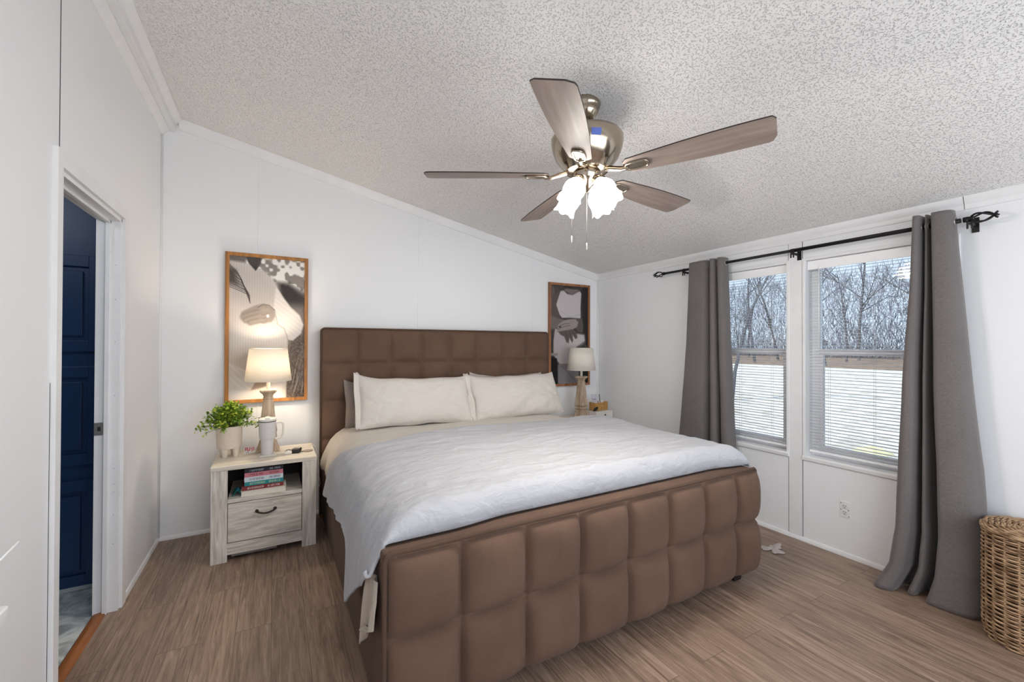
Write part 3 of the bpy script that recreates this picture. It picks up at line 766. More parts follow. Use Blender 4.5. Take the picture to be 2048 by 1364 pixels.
# ------------------------------------------------------------------ nightstands
WV = wood('whitewashed_wood_upright', (240,234,224), (188,180,168), 'z', .6, scale=15)
WH = wood('whitewashed_wood_level', (238,231,220), (190,181,168), 'x', .6, scale=15)
WT = wood('whitewashed_wood_top', (236,228,214), (200,190,174), 'x', .5, scale=12)
M_in = mat('dark_backing', (44,40,38), .9)
M_hand = mat('dark_bronze', (60,52,48), .4, metal=.8)
def nightstand(label, loc):
    w = .302; dp = .45; t = thing('nightstand', label, 'nightstand', loc, 0, 'whitewashed nightstands')
    obj('top', MB().box((-w-.002, -.004, .584), (w+.002, dp, .612)), WT, t, bevel=.002)
    for s in (-1, 1):
        x = (-w, -w+.088) if s < 0 else (w-.088, w)
        obj('leg', MB().box((x[0], 0, 0), (x[1], .028, .584)), WV, t, bevel=.002)
        xs = (-w, -w+.018) if s < 0 else (w-.018, w)
        obj('side_panel', MB().box((xs[0], .028, .04), (xs[1], dp-.012, .584)), WV, t)
        xb = (-w, -w+.05) if s < 0 else (w-.05, w)
        obj('leg', MB().box((xb[0], dp-.012, 0), (xb[1], dp, .584)), WV, t)
    obj('back_panel', MB().box((-w+.05, dp-.012, .06), (w-.05, dp-.004, .584)), M_in, t)
    obj('shelf', MB().box((-w+.088, .006, .371), (w-.088, dp-.012, .395)), WH, t, bevel=.002)
    obj('apron', MB().box((-w+.088, .002, .045), (w-.088, .024, .116)), WH, t, bevel=.001)
    dr = MB().box((-w+.091, .003, .121), (w-.091, .022, .367)); 
    d = obj('drawer', dr, WH, t, bevel=.002)
    obj('drawer_gap', MB().box((-w+.088, .016, .116), (w-.088, .026, .371)), M_dark, t)
    h = MB()
    P = [(-.05+.1*q, -.022-.004*sin(q*PI), .296-.012*sin(q*PI)) for q in np.linspace(0, 1, 13)]
    P = [(-.052, .003, .297), (-.052, -.014, .298)]+P+[(.052, -.014, .298), (.052, .003, .297)]
    h.add(tube(P, [.006,.006]+[.0055]*13+[.006,.006], 8))
    for s in (-1, 1): h.add(xf(lathe([(.0105, 0), (.0105, .004), (.006, .008)], 14), T(s*.052, .003, .297) @ RX(PI/2)))
    obj('handle', h, M_hand, d)
    return t
ns = nightstand('whitewashed nightstand left of the bed with books on its shelf', (-.035, 3.246, 0))
ns2 = nightstand('whitewashed nightstand mostly hidden behind the bed in the window corner', (2.885, 3.33, 0))

# ------------------------------------------------------------------ lamps
M_post = wood('weathered_lamp_wood', (206,188,166), (142,118,94), 'z', .7, scale=10, contrast=.35)
def m_shade(name, lit):
    m, nt, b = nodes(name)
    for n in list(nt.nodes):
        if n.type != 'OUTPUT_MATERIAL': nt.nodes.remove(n)
    d = nt.nodes.new('ShaderNodeBsdfDiffuse'); t = nt.nodes.new('ShaderNodeBsdfTranslucent'); mx = nt.nodes.new('ShaderNodeMixShader')
    tc = nt.nodes.new('ShaderNodeTexCoord'); nz = nt.nodes.new('ShaderNodeTexNoise'); nz.inputs['Scale'].default_value = 220
    nt.links.new(tc.outputs['Object'], nz.inputs['Vector'])
    rp = nt.nodes.new('ShaderNodeValToRGB'); rp.color_ramp.elements[0].color = srgb(242,236,226); rp.color_ramp.elements[1].color = srgb(251,247,239)
    nt.links.new(nz.outputs[0], rp.inputs[0]); nt.links.new(rp.outputs[0], d.inputs[0]); nt.links.new(rp.outputs[0], t.inputs[0])
    mx.inputs[0].default_value = .35
    nt.links.new(d.outputs[0], mx.inputs[1]); nt.links.new(t.outputs[0], mx.inputs[2]); nt.links.new(mx.outputs[0], nt.nodes['Material Output'].inputs[0])
    return m
M_ls = m_shade('linen_shade', True)
def lamp(label, loc, rz, lit):
    t = thing('table_lamp', label, 'lamp', loc, 0, 'weathered table lamps')
    q = 1/math.sqrt(2)
    def sq(prof, ch):   # chamfered square section
        v = []; f = []
        for r, z in prof:
            c = r*ch
            for x, y in ((r, -c), (r, c), (c, r), (-c, r), (-r, c), (-r, -c), (-c, -r), (c, -r)): v.append((x, y, z))
        for j in range(len(prof)-1):
            for i in range(8): f.append((j*8+i, j*8+(i+1) % 8, (j+1)*8+(i+1) % 8, (j+1)*8+i))
        f.append(tuple(range(7, -1, -1))); f.append(tuple((len(prof)-1)*8+i for i in range(8)))
        return xf((v, f), RZ(rz))
    obj('base', MB().add(sq([(.075, 0), (.075, .014), (.07, .02), (.066, .03), (.05, .085), (.046, .094), (.046, .10)], .72), 0, False), M_post, t, bevel=.003)
    obj('column', MB().add(sq([(.054, .10), (.057, .106), (.056, .112), (.05, .118), (.048, .126), (.056, .138), (.058, .146), (.05, .20), (.033, .37), (.031, .375), (.034, .38), (.034, .386), (.029, .39), (.03, .40), (.036, .415), (.052, .43), (.054, .434), (.054, .444), (.050, .447)], .76), 0, False), M_post, t, bevel=.002)
    obj('lamp_neck', lathe([(.013, .445), (.013, .51), (.018, .512), (.018, .56), (.01, .565)], 20), mat('cream_socket', (228,220,206), .5), t, auto=40)
    sh = lathe([(.150, .51), (.122, .745)], 48, cap=False)
    so = obj('lamp_shade', sh, M_ls, t, solid=.0016)
    rg = MB().add(tube([(.150*cos(a), .150*sin(a), .511) for a in np.linspace(0, 2*PI, 48, endpoint=False)], .002, 6, closed=True))
    rg.add(tube([(.122*cos(a), .122*sin(a), .744) for a in np.linspace(0, 2*PI, 48, endpoint=False)], .002, 6, closed=True))
    for k in range(3):
        a = k*2*PI/3; rg.add(tube([(.122*cos(a), .122*sin(a), .742), (.012*cos(a), .012*sin(a), .72)], .0015, 5))
    rg.add(tube([(0, 0, .56), (0, 0, .565), (0.03, 0, .6), (.032, 0, .66), (0, 0, .72)], .0014, 5))
    obj('shade_ring', rg, mat('white_wire', (225,220,210), .5), so)
    bu = obj('bulb', lathe([(.013, .565), (.014, .58), (.028, .61), (.03, .63), (.022, .652), (.006, .66)], 20), emit('warm_bulb', (1, .78, .5), 40) if lit else mat('dark_bulb', (235,232,226), .3), t)
    if lit:
        pl = bpy.data.lights.new('bulb_light', 'POINT'); pl.energy = LAMP_WATT; pl.color = (1, .84, .64); pl.shadow_soft_size = .035
        po = bpy.data.objects.new('bulb_light', pl); COL.objects.link(po); po.parent = t; po.location = (0.045, -.0, .645)
    return t
lamp('lit table lamp with glowing shade on the left nightstand', (-.030, 3.58, .612), 0, True)
lamp('unlit table lamp with cream shade in the window corner', (2.855, 3.57, .612), math.radians(22), False)

# ------------------------------------------------------------------ left nightstand: things on top
TZ = .612
pp = thing('potted_plant', 'bushy green plant in a cream footed pot on the left nightstand', 'plant', (-.262, 3.525, TZ))
M_pot = mat('cream_ceramic', (226,212,196), .6, var=.05, vscale=30)
pot = MB(); 
pot.add(lathe([(.066, .062), (.072, .064), (.0745, .075), (.078, .205), (.079, .212), (.075, .213), (.073, .20), (.07, .185), (.001, .185)], 48, cap=False))
pot.add(lathe([(.001, .062), (.066, .062)], 48, cap=False))
obj('pot', pot, M_pot, pp, auto=40)
for k in range(4):
    a = PI/4+k*PI/2+.25
    obj('pot_foot', lathe([(.013, 0), (.015, .004), (.024, .064)], 16, (.046*cos(a), .046*sin(a), 0)), M_pot, pp, auto=40)
obj('soil', lathe([(.001, .188), (.0695, .188)], 24, cap=False), mat('dark_soil', (48,38,30), 1), pp)
rng = random.Random(11)
def m_leaf():
    m, nt, b = nodes('green_leaf'); b.inputs['Roughness'].default_value = .45
    g = nt.nodes.new('ShaderNodeNewGeometry'); r = nt.nodes.new('ShaderNodeValToRGB'); E_ = r.color_ramp.elements
    E_[0].color = srgb(58,98,26); E_[1].color = srgb(216,226,92); e = E_.new(.45); e.color = srgb(134,170,44)
    nt.links.new(g.outputs['Random Per Island'], r.inputs[0]); nt.links.new(r.outputs[0], b.inputs['Base Color'])
    b.inputs['Subsurface Weight'].default_value = 0
    return m
lf = MB(); stm = MB()
def leaf(p, d, up, s):
    d = d.normalized(); sd = d.cross(up)
    sd = sd.normalized() if sd.length > 1e-4 else Vector((1,0,0)); n = sd.cross(d)
    pts = [p, p+d*s*.45+sd*s*.36+n*s*.05, p+d*s*.8+sd*s*.28, p+d*s*1.0-n*s*.08, p+d*s*.8-sd*s*.28, p+d*s*.45-sd*s*.36+n*s*.05]
    lf.add(([tuple(q) for q in pts], [(0,1,2,3), (0,3,4,5)]))
for k in range(130):
    th = rng.random()*2*PI; el = rng.random()**.8
    if k < 16: el = .02+rng.random()*.15; th = rng.choice([rng.gauss(PI, .45), rng.gauss(0, .4), rng.gauss(-PI/2, .5)])
    R = (.105+rng.random()*.045) if k >= 16 else (.14+rng.random()*.065)
    tip = Vector((cos(th)*R*cos(el*PI/2)*1.0, sin(th)*R*cos(el*PI/2)*.85, .235+.125*sin(el*PI/2)*(.75+.35*rng.random())-(.06*rng.random() if k < 16 else 0)))
    base = Vector((cos(th)*.03*rng.random(), sin(th)*.03*rng.random(), .19))
    mid = (base+tip)/2+Vector((cos(th)*.008, sin(th)*.008, .03))
    P = [base*(1-t)**2+mid*2*t*(1-t)+tip*t*t for t in np.linspace(0, 1, 7)]
    stm.add(tube(P, .0011, 4))
    for i in range(2, 7):
        for q in range(3):
            d = Vector((rng.gauss(0, 1), rng.gauss(0, 1), rng.gauss(.3, .8)))+(P[i]-P[i-1]).normalized()*.8
            leaf(P[i]+Vector((rng.gauss(0, .004), rng.gauss(0, .004), rng.gauss(0, .004))), d, Vector((rng.gauss(0,.3), rng.gauss(0,.3), 1)), .015+rng.random()*.012)
obj('foliage', lf, m_leaf(), pp, fixn=False)
obj('stem', stm, mat('stem_green', (96,116,44), .6), pp)

M_cup = mat('pale_grey_coating', (216,214,214), .45)
tb = thing('tumbler', 'pale grey insulated tumbler with side handle on a coaster', 'tumbler', (-.033, 3.445, TZ+.0075))
obj('body', lathe([(.034, 0), (.036, .003), (.0405, .095), (.042, .102), (.0495, .112), (.0515, .118), (.054, .222), (.0545, .226)], 48), M_cup, tb, auto=50)
obj('steel_rim', lathe([(.0545, .226), (.0547, .231), (.05, .232)], 48), mat('steel_rim', (120,116,112), .3, metal=.9), tb)
lid = MB().add(lathe([(.053, .232), (.0555, .236), (.0555, .246), (.052, .25), (.01, .252)], 48)); lid.box((-.014, -.053, .248), (.016, .02, .258)); lid.add(lathe([(.008, .25), (.008, .262)], 14, (.0, .02, 0)))
obj('lid', lid, mat('clear_white_lid', (236,232,226), .25), tb, auto=40)
hd = MB(); P = [(.050, 0, .212), (.07, 0, .218), (.088, 0, .216), (.097, 0, .204), (.098, 0, .18), (.097, 0, .13), (.09, 0, .112), (.075, 0, .105), (.046, 0, .101)]
hp = []
for i in range(len(P)-1):
    for t in (0, .5): hp.append(tuple(Vector(P[i])*(1-t)+Vector(P[i+1])*t))
hp.append(P[-1])
def ribbon(path, wy, th):
    pts = [Vector(p) for p in path]; v = []; f = []; n = len(pts)
    for i, p in enumerate(pts):
        t = (pts[min(i+1, n-1)]-pts[max(i-1, 0)]).normalized(); nn = Vector((0,1,0)).cross(t).normalized()
        for a, b in ((-1,-1),(1,-1),(1,1),(-1,1)): v.append(tuple(p+Vector((0, a*wy, 0))+nn*b*th))
    for i in range(n-1):
        for k in range(4): f.append((i*4+k, i*4+(k+1) % 4, i*4+4+(k+1) % 4, i*4+4+k))
    f += [(3,2,1,0), tuple((n-1)*4+k for k in range(4))]
    return v, f
obj('handle', MB().add(ribbon(hp, .0115, .0065)), mat('cream_handle', (226,220,210), .5), tb, bevel=.004, auto=40)
# small emblem and lettering on the tumbler
M_ink = mat('grey_ink', (112,108,106), .6)
def text_mesh(s, size):
    cu = bpy.data.curves.new('txt', 'FONT'); cu.body = s; cu.size = size; cu.align_x = 'CENTER'; cu.resolution_u = 2
    o = bpy.data.objects.new('txt', cu); COL.objects.link(o)
    me = bpy.data.meshes.new_from_object(o.evaluated_get(bpy.context.evaluated_depsgraph_get()))
    v = [tuple(p.co) for p in me.vertices]; f = [tuple(p.vertices) for p in me.polygons]
    bpy.data.objects.remove(o); bpy.data.curves.remove(cu); bpy.data.meshes.remove(me)
    return v, f
def wrap(vf, r, z0, a0):
    return [(r*cos(a0+x/r), r*sin(a0+x/r), z0+y) for x, y, _ in vf[0]], vf[1]
af = math.atan2(-3.445, .033)
lg = MB().add(wrap(text_mesh('STANLEY', .0085), .0531, .186, af), 0, False)
em = ([(-.009, .004, 0), (-.003, .002, 0), (-.002, 0, 0), (.002, 0, 0), (.003, .002, 0), (.009, .004, 0), (.008, .007, 0), (.003, .005, 0), (.002, .009, 0), (0, .011, 0), (-.002, .009, 0), (-.003, .005, 0), (-.008, .007, 0)], [tuple(range(13))])
lg.add(wrap(em, .0533, .197, af), 0, False)
obj('logo', lg, M_ink, tb, fixn=False)
o = obj('coaster', MB().box((-.052, -.048, 0), (.052, .048, .007)), mat('white_marble_coaster', (222,216,210), .35, var=.1, vscale=18), None, bevel=.0015)
o.location = (-.033, 3.445, TZ); o.rotation_euler = (0, 0, .12); tag(o, 'square pale coaster under the grey tumbler', 'coaster')

cd = thing('note_card', 'small white card with red lettering leaning by the plant pot', 'card', (-.142, 3.555, TZ), .1)
cv = xf(box((-.033, -.0012, 0), (.033, .0012, .048)), RX(math.radians(-10)))
c0 = obj('card', MB().add(cv, 0, False), mat('white_card', (238,230,226), .6), cd)
lt = MB(); M_red = mat('red_ink', (192,62,52), .6)
def bar(x0, z0, x1, z1): lt.add(xf(box((x0, -.0018, z0), (x1, -.0012, z1)), RX(math.radians(-10))), 0, False)
for x0, z0, x1, z1 in [(-.028,.018,-.023,.042),(-.023,.036,-.014,.042),(-.023,.026,-.016,.031),(-.016,.018,-.011,.042),(-.011,.018,-.004,.024),(-.004,.018,.001,.042),(.005,.026,.009,.042),(.009,.024,.015,.029),(.015,.012,.019,.042),(.023,.018,.028,.042),(.008,.012,.015,.016)]: bar(x0, z0, x1, z1)
obj('lettering', lt, M_red, cd, fixn=False)
lt = MB()
for x0, z0, x1, z1 in [(-.022,.006,-.017,.011),(-.013,.006,-.007,.012)]: bar(x0, z0, x1, z1)
obj('print', lt, M_blackp, cd, fixn=False)

eb = thing('earbud_case', 'small white case with a dark loop beside the tumbler', 'case', (.098, 3.41, TZ), -.1)
obj('case', MB().add(box((-.023, -.021, 0), (.023, .021, .022))), mat('white_plastic', (232,226,216), .4), eb, bevel=.006, seg=4)
obj('loop', MB().add(tube([(-.013, -.008, .022), (-.013, .006, .0235), (-.008, .012, .0235), (.008, .012, .0235), (.013, .006, .0235), (.013, -.008, .022)], .003, 6)), M_blackp, eb)
dc = thing('remote_control', 'little black remote with pale buttons on the nightstand', 'remote', (.150, 3.425, TZ), -.25)
obj('shell', MB().add(box((-.029, -.038, 0), (.029, .038, .03))), M_blackp, dc, bevel=.010, seg=4)
bt_ = MB()
for i in range(3):
    for j in range(3): bt_.box((-.0225+i*.0165, -.010+j*.0135, .030), (-.0105+i*.0165, -.0005+j*.0135, .0315))
obj('button', bt_, mat('pale_button', (206,198,186), .5), dc, bevel=.0008)
ch = thing('charging_pad', 'grey oval charging pad near the right edge of the nightstand', 'charging pad', (.222, 3.43, TZ))
obj('rim', MB().add(lathe([(.036, 0), (.037, .001), (.036, .003), (.029, .0032)], 40)), mat('grey_pad_rim', (122,112,102), .5), ch)
obj('pad', MB().add(lathe([(.029, .0032), (.028, .004), (.001, .004)], 40, cap=False)), mat('grey_pad', (164,152,138), .6), ch)
cbl = obj('charging_cable', MB().add(tube([tuple(Vector(p)) for p in [(.255,3.62,.616),(.275,3.60,.618),(.292,3.585,.59),(.294,3.58,.54),(.290,3.58,.47),(.296,3.585,.40),(.318,3.60,.36),(.322,3.60,.31),(.305,3.59,.25),(.288,3.58,.20),(.283,3.58,.12),(.286,3.58,.03),(.289,3.6,.004)]], .0019, 6)), mat('white_cable', (222,218,212), .5))
tag(cbl, 'thin white cable dangling between the nightstand and the bed', 'cable')

# books in the open shelf, lowest first
BOOKS = [
 ('thick cream book with its page edges outward, lowest of the stack', .036, .262, (226,218,204), (232,224,210), None, .018, -.012),
 ('dark red paperback with white spine lettering in the nightstand', .026, .238, (132,44,44), (214,204,190), (232,224,216), .008, -.006),
 ('teal paperback in the nightstand, above the dark red one', .026, .224, (36,140,146), (222,214,200), (206,226,170), .022, 0),
 ('white paperback with dark spine lettering in the nightstand', .030, .224, (214,224,230), (226,218,206), (52,56,78), .020, .0),
 ('pink paperback with dark spine lettering, second from the top', .028, .222, (206,128,140), (222,214,200), (104,26,48), .020, .0),
 ('black paperback with pale spine lettering, topmost of the stack', .026, .224, (24,28,40), (216,206,190), (196,204,214), .020, .002)]
z = .3955
for i, (lab, t, wd, cc, pc, ink, xo, yo) in enumerate(BOOKS):
    b_ = thing('book', lab, 'book', (-.056+xo*.4, 3.275+yo+.004, z), [.0, .03, -.01, .015, 0, -.01][i], 'books on the nightstand shelf')
    h = wd/2; dpt = .15
    if i == 0:
        cv = MB().box((-h, 0, 0), (h, dpt, .002)).box((-h, 0, t-.002), (h, dpt, t)).box((-h, dpt-.002, .002), (h, dpt, t-.002))
        obj('cover', cv, mat('book_cover_%d' % i, cc, .6), b_)
        obj('pages', MB().box((-h+.004, .003, .002), (h-.004, dpt-.002, t-.002)), mat('book_pages_%d' % i, pc, .9), b_)
    else:
        cv = MB().box((-h, 0, 0), (h, dpt, .0015)).box((-h, 0, t-.0015), (h, dpt, t)).box((-h, 0, .0015), (h, .002, t-.0015))
        obj('cover', cv, mat('book_cover_%d' % i, cc, .5), b_)
        obj('pages', MB().box((-h+.003, .002, .0015), (h-.003, dpt-.003, t-.0015)), mat('book_pages_%d' % i, pc, .9), b_)
        gl_ = MB(); rg_ = random.Random(30+i); x = -h+.03; M_bi = mat('book_ink_%d' % i, ink, .6); runs = []
        while x < h-.02:
            if abs(x-.012) < .012:
                if gl_.v: runs.append(gl_); gl_ = MB()
                x += .010; continue
            w_ = .004+rg_.random()*.004; hh = t*.5; z0_ = t*.25
            gl_.box((x, -.0005, z0_), (x+.0018, .0, z0_+hh))
            if rg_.random() < .7: gl_.box((x, -.0005, z0_+hh-.002), (x+w_, .0, z0_+hh))
            if rg_.random() < .6: gl_.box((x+w_-.0015, -.0005, z0_), (x+w_, .0, z0_+hh))
            if rg_.random() < .5: gl_.box((x, -.0005, z0_+hh*.4), (x+w_, .0, z0_+hh*.4+.002))
            x += w_+.003
        for g_ in runs+[gl_]:
            if g_.v: obj('spine_lettering', g_, M_bi, b_, fixn=False)
    z += t+.0004
tl = obj('folded_cloth', grid(lambda u, v: (-.225+.05*u+.004*sin(v*9), 3.30+.12*v, .3975+.045*sin(u*PI)*(.7+.3*sin(v*5))+.004*noise.noise(Vector((u*5, v*7, 1)))), 24, 24), mat('teal_cloth', (26,110,118), .9), None, solid=.003)
tag(tl, 'teal cloth crumpled at the left end of the nightstand shelf', 'cloth')
bs = thing('bathroom_scale', 'flat grey scale lying on the floor under the left nightstand', 'scale', (-.1, 3.42, 0))
obj('platform', MB().box((-.13, -.13, .012), (.13, .13, .03)), mat('grey_scale', (150,144,138), .4), bs, bevel=.004)
for x in (-.1, .1):
    for y in (-.1, .1): obj('foot', lathe([(.014, 0), (.014, .0125)], 14, (x, y, 0)), M_blackp, bs)

# right nightstand: drawer box, basket, cards, pen
M_ww = mat('white_wood_box', (214,208,204), .6, var=.08, vscale=14)
bxr = thing('trinket_drawer', 'small white wooden drawer box beside the unlit lamp', 'box', (3.07, 3.485, TZ), math.radians(5))
obj('case', MB().box((-.125, -.035, 0), (.125, .125, .078)), M_ww, bxr, bevel=.003)
kn = obj('drawer_front', MB().box((-.118, -.04, .006), (.118, -.035, .072)), M_ww, bxr, bevel=.002)
obj('knob', lathe([(.006, 0), (.008, .003), (.008, .01), (.004, .012)], 12), M_blackp, kn).matrix_local = T(.0, -.04, .038) @ RX(PI/2)
bk = thing('storage_basket', 'little woven straw basket standing on the white drawer box', 'basket', (3.062, 3.535, TZ+.078), math.radians(8))
M_straw = mat('golden_straw', (206,160,94), .8, var=.35, vscale=60)
wv = MB(); NS = 12
for k in range(13):
    P = []
    for q in range(96):
        th = q/96*2*PI; c_, s_ = cos(th), sin(th)
        rx = .098*(abs(c_)**.35)*math.copysign(1, c_); ry = .055*(abs(s_)**.35)*math.copysign(1, s_)
        n_ = 1+.02*(1 if (q//4+k) % 2 else -1)*.8
        P.append((rx*n_, ry*n_, .004+k*.0065))
    wv.add(tube(P, .0036, 5, closed=True))
obj('weave', wv, M_straw, bk)
obj('base', MB().box((-.09, -.05, .0), (.09, .05, .004)), M_straw, bk)
cd2 = thing('greeting_card', 'grey printed card standing in the straw basket', 'card', (3.015, 3.535, TZ+.084))
obj('paper', MB().add(xf(box((-.042, -.001, 0), (.042, .001, .165)), RX(-.12)), 0, False), mat('grey_card', (196,192,202), .6), cd2)
pr = MB()
pr2 = MB()
for x0, z0, x1, z1 in [(-.028,.108,-.018,.116),(-.01,.104,0,.112),(.006,.106,.016,.116),(-.03,.062,-.01,.07),(-.034,.07,-.028,.084),(-.012,.07,-.006,.08)]:
    (pr if z0 > .1 else pr2).add(xf(box((x0, -.0018, z0), (x1, -.001, z1)), RX(-.12)), 0, False)
M_vi = mat('violet_ink', (88,82,108), .6)
obj('print', pr, M_vi, cd2); obj('lettering', pr2, M_vi, cd2)
pn = obj('pen', MB().add(tube([(3.075, 3.515, TZ+.084), (3.068, 3.513, TZ+.14), (3.048, 3.508, TZ+.25)], [.003, .0036, .0036], 8)), M_blackp)
tag(pn, 'black pen standing upright in the straw basket', 'pen')
wc = obj('envelope', MB().add(xf(box((-.05, -.001, 0), (.05, .001, .095)), T(3.11, 3.552, TZ+.084) @ RX(-.1) @ RY(.35)), 0, False), mat('white_envelope', (220,216,214), .7))
tag(wc, 'pale envelope tilted in the straw basket behind the pen', 'envelope')
sg_ = obj('hair_clip', MB().add(tube([(2.945, 3.475, TZ+.082), (2.948, 3.468, TZ+.10), (2.965, 3.466, TZ+.113), (2.99, 3.467, TZ+.117), (2.985, 3.468, TZ+.10), (2.955, 3.468, TZ+.088)], .008, 8)), M_blackp)
tag(sg_, "black hair clip at the straw basket's left edge", 'hair clip')

# ------------------------------------------------------------------ framed photographs
def paint_mat(name):
    m, nt, b = nodes(name); b.inputs['Roughness'].default_value = .45; b.inputs['Specular IOR Level'].default_value = .3
    a = nt.nodes.new('ShaderNodeVertexColor'); a.layer_name = 'print'
    nt.links.new(a.outputs[0], b.inputs['Base Color']); return m
M_print = paint_mat('photo_print')
class Canvas:
    def __init__(s, nx, ny, c):
        s.nx, s.ny = nx, ny; s.X, s.Y = np.meshgrid((np.arange(nx)+.5)/nx, (np.arange(ny)+.5)/ny)   # y down
        s.asp = 2.03; s.I = np.zeros((ny, nx, 3))+np.array(c, float)
    def mask(s, poly, soft=.006):
        x, y = s.X, s.Y*s.asp; P = [(a, b*s.asp) for a, b in poly]; n = len(P)
        ins = np.zeros_like(x, bool); d = np.full_like(x, 9.)
        for i in range(n):
            (x0, y0), (x1, y1) = P[i], P[(i+1) % n]
            c = ((y0 > y) != (y1 > y)) & (x < (x1-x0)*(y-y0)/((y1-y0) or 1e-9)+x0); ins ^= c
            t = np.clip(((x-x0)*(x1-x0)+(y-y0)*(y1-y0))/((x1-x0)**2+(y1-y0)**2+1e-12), 0, 1)
            d = np.minimum(d, np.hypot(x-x0-t*(x1-x0), y-y0-t*(y1-y0)))
        sd = np.where(ins, d, -d); return np.clip(sd/soft*.5+.5, 0, 1)
    def fill(s, poly, c, soft=.008, a=1.0):
        m = (s.mask(poly, soft)*a)[..., None]; s.I = s.I*(1-m)+np.array(c, float)*m
    def blob(s, cx, cy, rx, ry, c, a=1.0, p=2):
        q = np.clip(1-((s.X-cx)/rx)**2-((s.Y-cy)/ry)**2, 0, 1)**(1/p)*a; q = q[..., None]; s.I = s.I*(1-q)+np.array(c, float)*q
    def line(s, pts, w, c, a=1.0):
        x, y = s.X, s.Y*s.asp; d = np.full_like(x, 9.)
        for (x0, y0), (x1, y1) in zip(pts[:-1], pts[1:]):
            y0 *= s.asp; y1 *= s.asp
            t = np.clip(((x-x0)*(x1-x0)+(y-y0)*(y1-y0))/((x1-x0)**2+(y1-y0)**2+1e-12), 0, 1)
            d = np.minimum(d, np.hypot(x-x0-t*(x1-x0), y-y0-t*(y1-y0)))
        m = (np.clip(1.3-d/w, 0, 1)*a)[..., None]; s.I = s.I*(1-m)+np.array(c, float)*m
def picture(name, label, x0, x1, z0, z1, cv, fc, lean=0):
    w, h = x1-x0, z1-z0; fw_ = .026; t = thing('framed_photograph', label, 'picture', ((x0+x1)/2, D-.003, z0), 0, 'framed maternity photographs')
    f = MB(); dp = .026
    f.add(prism([(-w/2, 0), (w/2, 0), (w/2-fw_, fw_), (-w/2+fw_, fw_)], 'y', -dp, 0), 0, False); f.add(prism([(-w/2, h), (w/2, h), (w/2-fw_, h-fw_), (-w/2+fw_, h-fw_)], 'y', -dp, 0), 0, False)
    f.add(prism([(-w/2, 0), (-w/2+fw_, fw_), (-w/2+fw_, h-fw_), (-w/2, h)], 'y', -dp, 0), 0, False); f.add(prism([(w/2, 0), (w/2-fw_, fw_), (w/2-fw_, h-fw_), (w/2, h)], 'y', -dp, 0), 0, False)
    obj('frame', f, wood('picture_frame_wood', fc, tuple(int(c*.72) for c in fc), 'z', .5, scale=8), t, bevel=.0015)
    nx, ny = cv.nx, cv.ny; W_, H_ = w-2*fw_+.004, h-2*fw_+.004
    # front sheet of quads, one per sample, backed by a thin board
    v = []; fcs = []
    for j in range(ny+1):
        for i in range(nx+1): v.append((-W_/2+W_*i/nx, -.012, h-fw_+.002-H_*j/ny))
    for j in range(ny):
        for i in range(nx): a = j*(nx+1)+i; fcs.append((a, a+nx+1, a+nx+2, a+1))
    p = obj('print', MB().add((v, fcs), 0, False), M_print, t, fixn=False)
    at = p.data.color_attributes.new('print', 'FLOAT_COLOR', 'CORNER')
    I = np.clip(cv.I/255., 0, 1); lin = np.where(I <= .04045, I/12.92, ((I+.055)/1.055)**2.4)
    lin = np.concatenate([lin, np.ones((ny, nx, 1))], 2).reshape(-1, 4)
    at.data.foreach_set('color', np.repeat(lin, 4, axis=0).astype(np.float32).ravel())
    obj('backing_board', MB().box((-W_/2, -.0115, h-fw_+.002-H_), (W_/2, -.002, h-fw_+.002)), M_in, t)
    return t
nzr = np.random.RandomState(3)
def smooth_noise(nx, ny, cell, seed):
    r = np.random.RandomState(seed); gx, gy = int(nx/cell)+3, int(ny/cell)+3; g = r.rand(gy, gx)
    yy, xx = np.mgrid[0:ny, 0:nx]/cell; x0 = xx.astype(int); y0 = yy.astype(int); fx = xx-x0; fy = yy-y0; fx = fx*fx*(3-2*fx); fy = fy*fy*(3-2*fy)
    return (g[y0, x0]*(1-fx)+g[y0, x0+1]*fx)*(1-fy)+(g[y0+1, x0]*(1-fx)+g[y0+1, x0+1]*fx)*fy
A = Canvas(132, 268, (120,112,106)); NX, NY = A.nx, A.ny
n1 = smooth_noise(NX, NY, 7, 1); n2 = smooth_noise(NX, NY, 18, 2); n3 = smooth_noise(NX, NY, 2.5, 5)
A.I += ((n1-.5)*30+(n2-.5)*30)[..., None]
tm = (A.Y < .27)[..., None]; bk = np.clip((n1*.6+n2*.4-.36)/.16, 0, 1)[..., None]; A.I = np.where(tm, bk*np.array((238,234,230))+(1-bk)*np.array((138,130,124)), A.I)
A.fill([(.55,.20),(1,.24),(1,.36),(.7,.36)], (52,47,44), .1); A.fill([(.62,.17),(.78,.17),(1,.26),(1,.33),(.68,.30)], (48,43,40), .05)
A.fill([(.70,.33),(1,.33),(1,.48),(.8,.48)], (120,113,108), .08); A.fill([(.62,.56),(1,.5),(1,1.02),(.62,1.02)], (96,84,74), .06)
A.I += (((A.X > .66) & (A.Y > .52))*(n3-.5)*46)[..., None]
for k in range(16):
    x = .74+nzr.rand()*.24; y = .8+nzr.rand()*.2; A.line([(x, y), (x+.02+.06*nzr.rand(), y-.07-.1*nzr.rand())], .006, (176,166,156), .55)
sw = (206,199,194)
torso = [(0,.03),(.2,.045),(.42,.085),(.56,.15),(.66,.24),(.74,.34),(.78,.5),(.765,.6),(.76,.7),(.75,1.02),(-.02,1.02)]
A.fill(torso, sw, .012)
A.fill([(.0,.04),(.42,.09),(.6,.2),(.66,.34),(.3,.36),(0,.3)], (190,183,179), .08, .7)
A.fill([(.12,.5),(.7,.48),(.76,.6),(.6,.66),(.1,.64)], (226,220,214), .10, .8)
